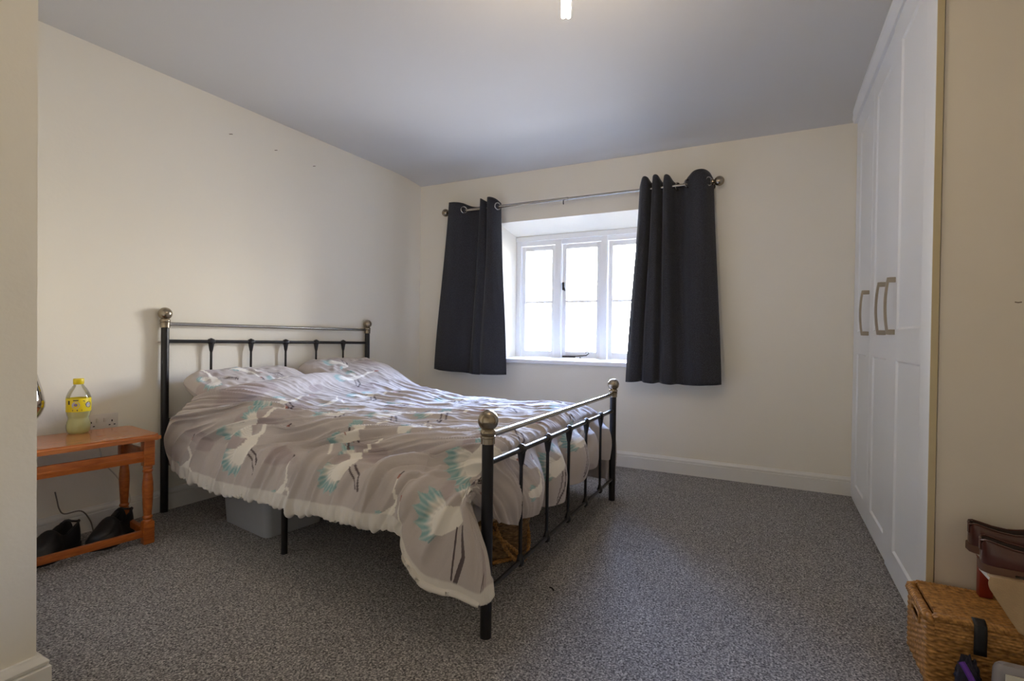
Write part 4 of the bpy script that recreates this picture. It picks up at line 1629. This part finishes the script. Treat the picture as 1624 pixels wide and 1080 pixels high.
wb = thing('wicker_basket', 'small round wicker basket with rope handles under the foot of the bed', 'basket', (-1.10, 2.07, 0))
m = weave_wall(M(), oval(-1.10, 2.07, .125, .105), .004, .185, .12, .010, .024, .003)
m.prism(oval(-1.10, 2.07, .122, .102), .002, .010)
m.build('basket_body', MT['wicker_dark'], wb, ang=80)
m = braid(M(), [(-1.10 + .147 * math.cos(2 * PI * k / 60), 2.07 + .127 * math.sin(2 * PI * k / 60), .188) for k in range(61)], .010)
m.build('rim', MT['wicker_dark'], wb, ang=80)
for pts in ([(-1.060, 1.950, .180), (-1.020, 1.935, .120), (-.985, 1.945, .060), (-.955, 1.985, .016), (-.945, 2.040, .020), (-.950, 2.075, .070), (-.962, 2.090, .120), (-.975, 2.085, .175)],
            [(-1.10, 1.940, .170), (-1.045, 1.915, .150), (-.995, 1.945, .100), (-.965, 1.990, .050), (-.985, 2.020, .016), (-1.02, 1.975, .012), (-1.06, 1.920, .012), (-1.10, 1.900, .013)]):
    m = braid(M(), catmull(pts, 9), .009)
    m.build('handle', MT['wicker'], wb, ang=80)

# ------------------------------------------------------------------ lidded wicker basket by the wardrobe
X0, X1, Y0, Y1, HB = .424, .860, 1.856, 2.092, .205
kb_ = thing('wicker_basket', 'rectangular honey wicker basket with flat lid on the carpet by the wardrobe end', 'basket', ((X0 + X1) / 2, (Y0 + Y1) / 2, 0))


def rr2(x0, x1, y0, y1, r, n=4):
    pts = []
    for cx, cy, a0 in ((x1 - r, y0 + r, -PI / 2), (x1 - r, y1 - r, 0), (x0 + r, y1 - r, PI / 2), (x0 + r, y0 + r, PI)):
        for k in range(n + 1):
            a = a0 + PI / 2 * k / n
            pts.append((cx + r * math.cos(a), cy + r * math.sin(a)))
    return pts


ym = (Y0 + Y1) / 2 - .005
hole = lambda p, z: (p[0] < X0 + .012 or p[0] > X1 - .012) and abs(p[1] - ym) < .040 and abs(z - .158) < .013
m = weave_wall(M(), rr2(X0, X1, Y0, Y1, .016), .002, HB - .014, 0, .0085, .020, .0032, hole)
m.prism(rr2(X0 + .003, X1 - .003, Y0 + .003, Y1 - .003, .014), .001, .008)
m.build('basket_body', MT['wicker'], kb_, ang=80)
m = M()
loop = [(x, y, HB - .011) for x, y in rr2(X0 + .004, X1 - .004, Y0 + .004, Y1 - .004, .016, 5)]
dense = []
for i in range(len(loop)):
    a, b = np.array(loop[i]), np.array(loop[(i + 1) % len(loop)])
    k = max(1, int(np.linalg.norm(b - a) / .004))
    dense += [tuple(a + (b - a) * q / k) for q in range(k)]
dense.append(dense[0])
braid(m, dense, .0135, .012)
m.build('rim', MT['wicker'], kb_, ang=80)
for xs_, sgn in ((X0 - .001, -1), (X1 + .001, 1)):
    pts = []
    for k in range(33):
        a = 2 * PI * k / 32
        pts.append((xs_ + sgn * .002, ym + .043 * math.copysign(abs(math.cos(a)) ** .6, math.cos(a)), .158 + .016 * math.copysign(abs(math.sin(a)) ** .6, math.sin(a))))
    m = M().tube(pts[:-1], .0045, 6, closed=True)
    m.build('hand_hole', MT['wicker'], kb_, ang=80)
lx0, lx1, ly0, ly1 = X0 + .020, X1 - .020, Y0 - .006, Y1 - .016
m = weave_sheet(M(), lambda u, v: ((lx0 + (lx1 - lx0) * v, ly0 + .010 + (ly1 - ly0 - .010) * u, HB + .006), (0, 0, 1)), 130, 170, 32, 42, .0022)
weave_sheet(m, lambda u, v: ((lx0 - .006 + (lx1 - lx0 + .012) * v, ly0 - .004, HB - .052 + .050 * u), (0, -1, 0)), 36, 200, 6, 60, .0022)
m.span((lx0, ly0 + .006, HB - .004), (lx1, ly1, HB + .005))
edge = [(lx0 - .004 + (lx1 - lx0 + .008) * k / 110, ly0, HB + .002) for k in range(111)]
braid(m, edge, .0115, .010)
edge = [(lx0 + (lx1 - lx0) * k / 110, ly1 + .002, HB + .004) for k in range(111)]
braid(m, edge, .008, .010)
m.build('lid', MT['wicker'], kb_, ang=80)
m = M()
G = []
for (y, z) in ((ly0 + .010, HB + .0155), (ly0 + .002, HB + .0155), (ly0 - .012, HB + .006), (ly0 - .014, HB - .015), (ly0 - .012, HB - .060), (ly0 - .013, HB - .075)):
    G.append([(x, y, z) for x in (.522, .532, .542, .550)])
o = m.grid(G).build('strap', MT['strap'], kb_, fix=False)
sm = o.modifiers.new('thick', 'SOLIDIFY')
sm.thickness = .003

# low rack with cloth and brown shoes on the basket lid
rz0 = HB + .0095
rk = thing('shoe_rack', 'low rack with red wooden legs standing on the wicker basket lid', 'rack', (.70, 1.97, rz0))
M().span((.556, 1.838, .336), (.842, 1.930, .350), .003).build('shelf_slat', MT['trim'], rk, label='cream painted slat')
M().span((.588, 2.020, .336), (.842, 2.104, .350), .003).build('shelf_slat', MT['trim'], rk, label='cream painted slat')
for x in (.606, .822):
    M().span((x - .008, 1.86, .322), (x + .008, 2.10, .3365)).build('cross_bar', MT['red_wood'], rk)
for x, y in ((.606, 2.052), (.822, 2.048), (.712, 1.884), (.822, 1.884)):
    M().span((x - .016, y - .014, rz0), (x + .016, y + .014, .337), .002).build('leg', MT['red_wood'], rk)
top, bot_, G = None, None, []
n = 30
for i in range(17):
    v = i / 16
    row = []
    for j in range(n + 1):
        u = j / n
        x = .551 + (.840 - .551) * u
        zb = .352 - .030 - (.145 * min(1, u / .30) if u < .30 else .145)
        zb = max(zb, HB + .016)
        xs2 = x - .004 * math.sin(v * 3)
        y = 1.834 - .006 * math.sin(u * 22 + v * 2) * v - .014 * v * math.sin(PI * min(1, u * 1.5)) - .004
        z = .353 + (zb - .353) * v
        row.append((xs2, y, z))
    G.append(row)
G.insert(0, [(p[0], 1.850, .3525) for p in G[0]])
o = M().grid(G).build('cloth', MT['cream_cloth'], ang=80, fix=False)
sm = o.modifiers.new('thick', 'SOLIDIFY')
sm.thickness = .004
tag(o, 'pale tan cloth hanging slantwise from the rack below the brown shoes', 'cloth')
shoe('shoe', 'brown leather loafer nearer the camera on the low rack', 'brown loafers on the rack', (.548, 1.892, .3545), math.radians(-4), .290, 1.08, bm_, .56, True, 1.12)
shoe('shoe', 'brown leather loafer farther back on the low rack beside the wardrobe end', 'brown loafers on the rack', (.566, 2.052, .351), math.radians(2), .290, 1.05, bm_, .56, True, 1.12)

# purple and navy shoe bag, and a wrapped packet, in front of the basket
bgc = (.500, 1.775, 0)
bg = thing('drawstring_bag', 'crumpled navy and purple bag in front of the wicker basket', 'bag', bgc)


def lump(m, c, r, seed, nu=26, nv=40, amp=.18, freq=2.0):
    G = []
    for i in range(nu + 1):
        th = PI * i / nu
        row = []
        for j in range(nv):
            ph = 2 * PI * j / nv
            d = Vector((math.sin(th) * math.cos(ph), math.sin(th) * math.sin(ph), -math.cos(th)))
            k = 1 + amp * (1.6 * abs(noise.noise(d * freq + Vector((seed, 0, 0)))) + .6 * noise.noise(d * freq * 2.7 + Vector((0, seed, 0))))
            row.append((c[0] + d.x * r[0] * k, c[1] + d.y * r[1] * k, max(.002, c[2] + d.z * r[2] * k)))
        G.append(row)
    return m.grid(G, closed=True)


m = lump(M(), (.500, 1.795, .060), (.024, .030, .066), 3, amp=.35, freq=2.4)
lump(m, (.470, 1.772, .024), (.036, .040, .030), 8, amp=.3)
m.build('bag_body', MT['navy'], bg, ang=80)
m = M()
for pts in ([(.478, 1.765, .135), (.486, 1.752, .120), (.496, 1.742, .098), (.506, 1.738, .070), (.512, 1.738, .040)], [(.440, 1.735, .052), (.448, 1.728, .058), (.458, 1.725, .050), (.466, 1.727, .030)],
            [(.520, 1.742, .090), (.530, 1.740, .060), (.534, 1.744, .030)]):
    m.tube(catmull(pts, 6), .0075, 8)
m.build('strap', MT['purple'], bg, label='purple strap')
pk = thing('packet', 'white and grey wrapped packet with blue print in front of the wicker basket', 'packet', (.66, 1.77, 0))
m = M()
G = []
for (ix, z) in ((.004, .001), (0, .010), (-.002, .070), (0, .146), (.004, .158), (.010, .164)):
    ring = []
    for x, y in rr2(.538 + ix, .800 - ix, 1.735 + ix * .5, 1.768 - ix * .5, .012, 4):
        q = noise.noise(Vector((x * 14, y * 14, z * 18))) * .004
        ring.append((x + q, y + q, z))
    G.append(ring)
m.grid(G, closed=True)
m.add(G[-1], [tuple(range(len(G[-1])))])
m.add(G[0], [tuple(reversed(range(len(G[0]))))])
m.build('wrapper', MT['grey_plastic'], pk, ang=60)
M().span((.556, 1.7290, .004), (.785, 1.7345, .146), .0015).build('front_panel', MT['white_wrap'], pk)
M().span((.566, 1.7272, .004), (.785, 1.7292, .112), .0005).build('printed_panel', MT['blue_print'], pk, label='blue printed panel')
fl = M().tube(catmull([(-.760, 1.862, .003), (-.750, 1.858, .006), (-.742, 1.852, .005), (-.735, 1.848, .003)], 5), .0025, 6).build('thread', MT['fluff'])
tag(fl, 'tiny dark thread lying on the grey carpet at the foot of the bed', 'thread')
wl = bpy.data.objects['wall_left']
for y, z in ((2.03, 2.225), (2.345, 2.228), (2.66, 2.215)):
    M().tube([(xw(y) + .0008, y - .010, z - .004), (xw(y) + .0012, y, z), (xw(y) + .0008, y + .010, z + .003)], .0022, 6).build('wall_mark', MT['scuff'], wl)
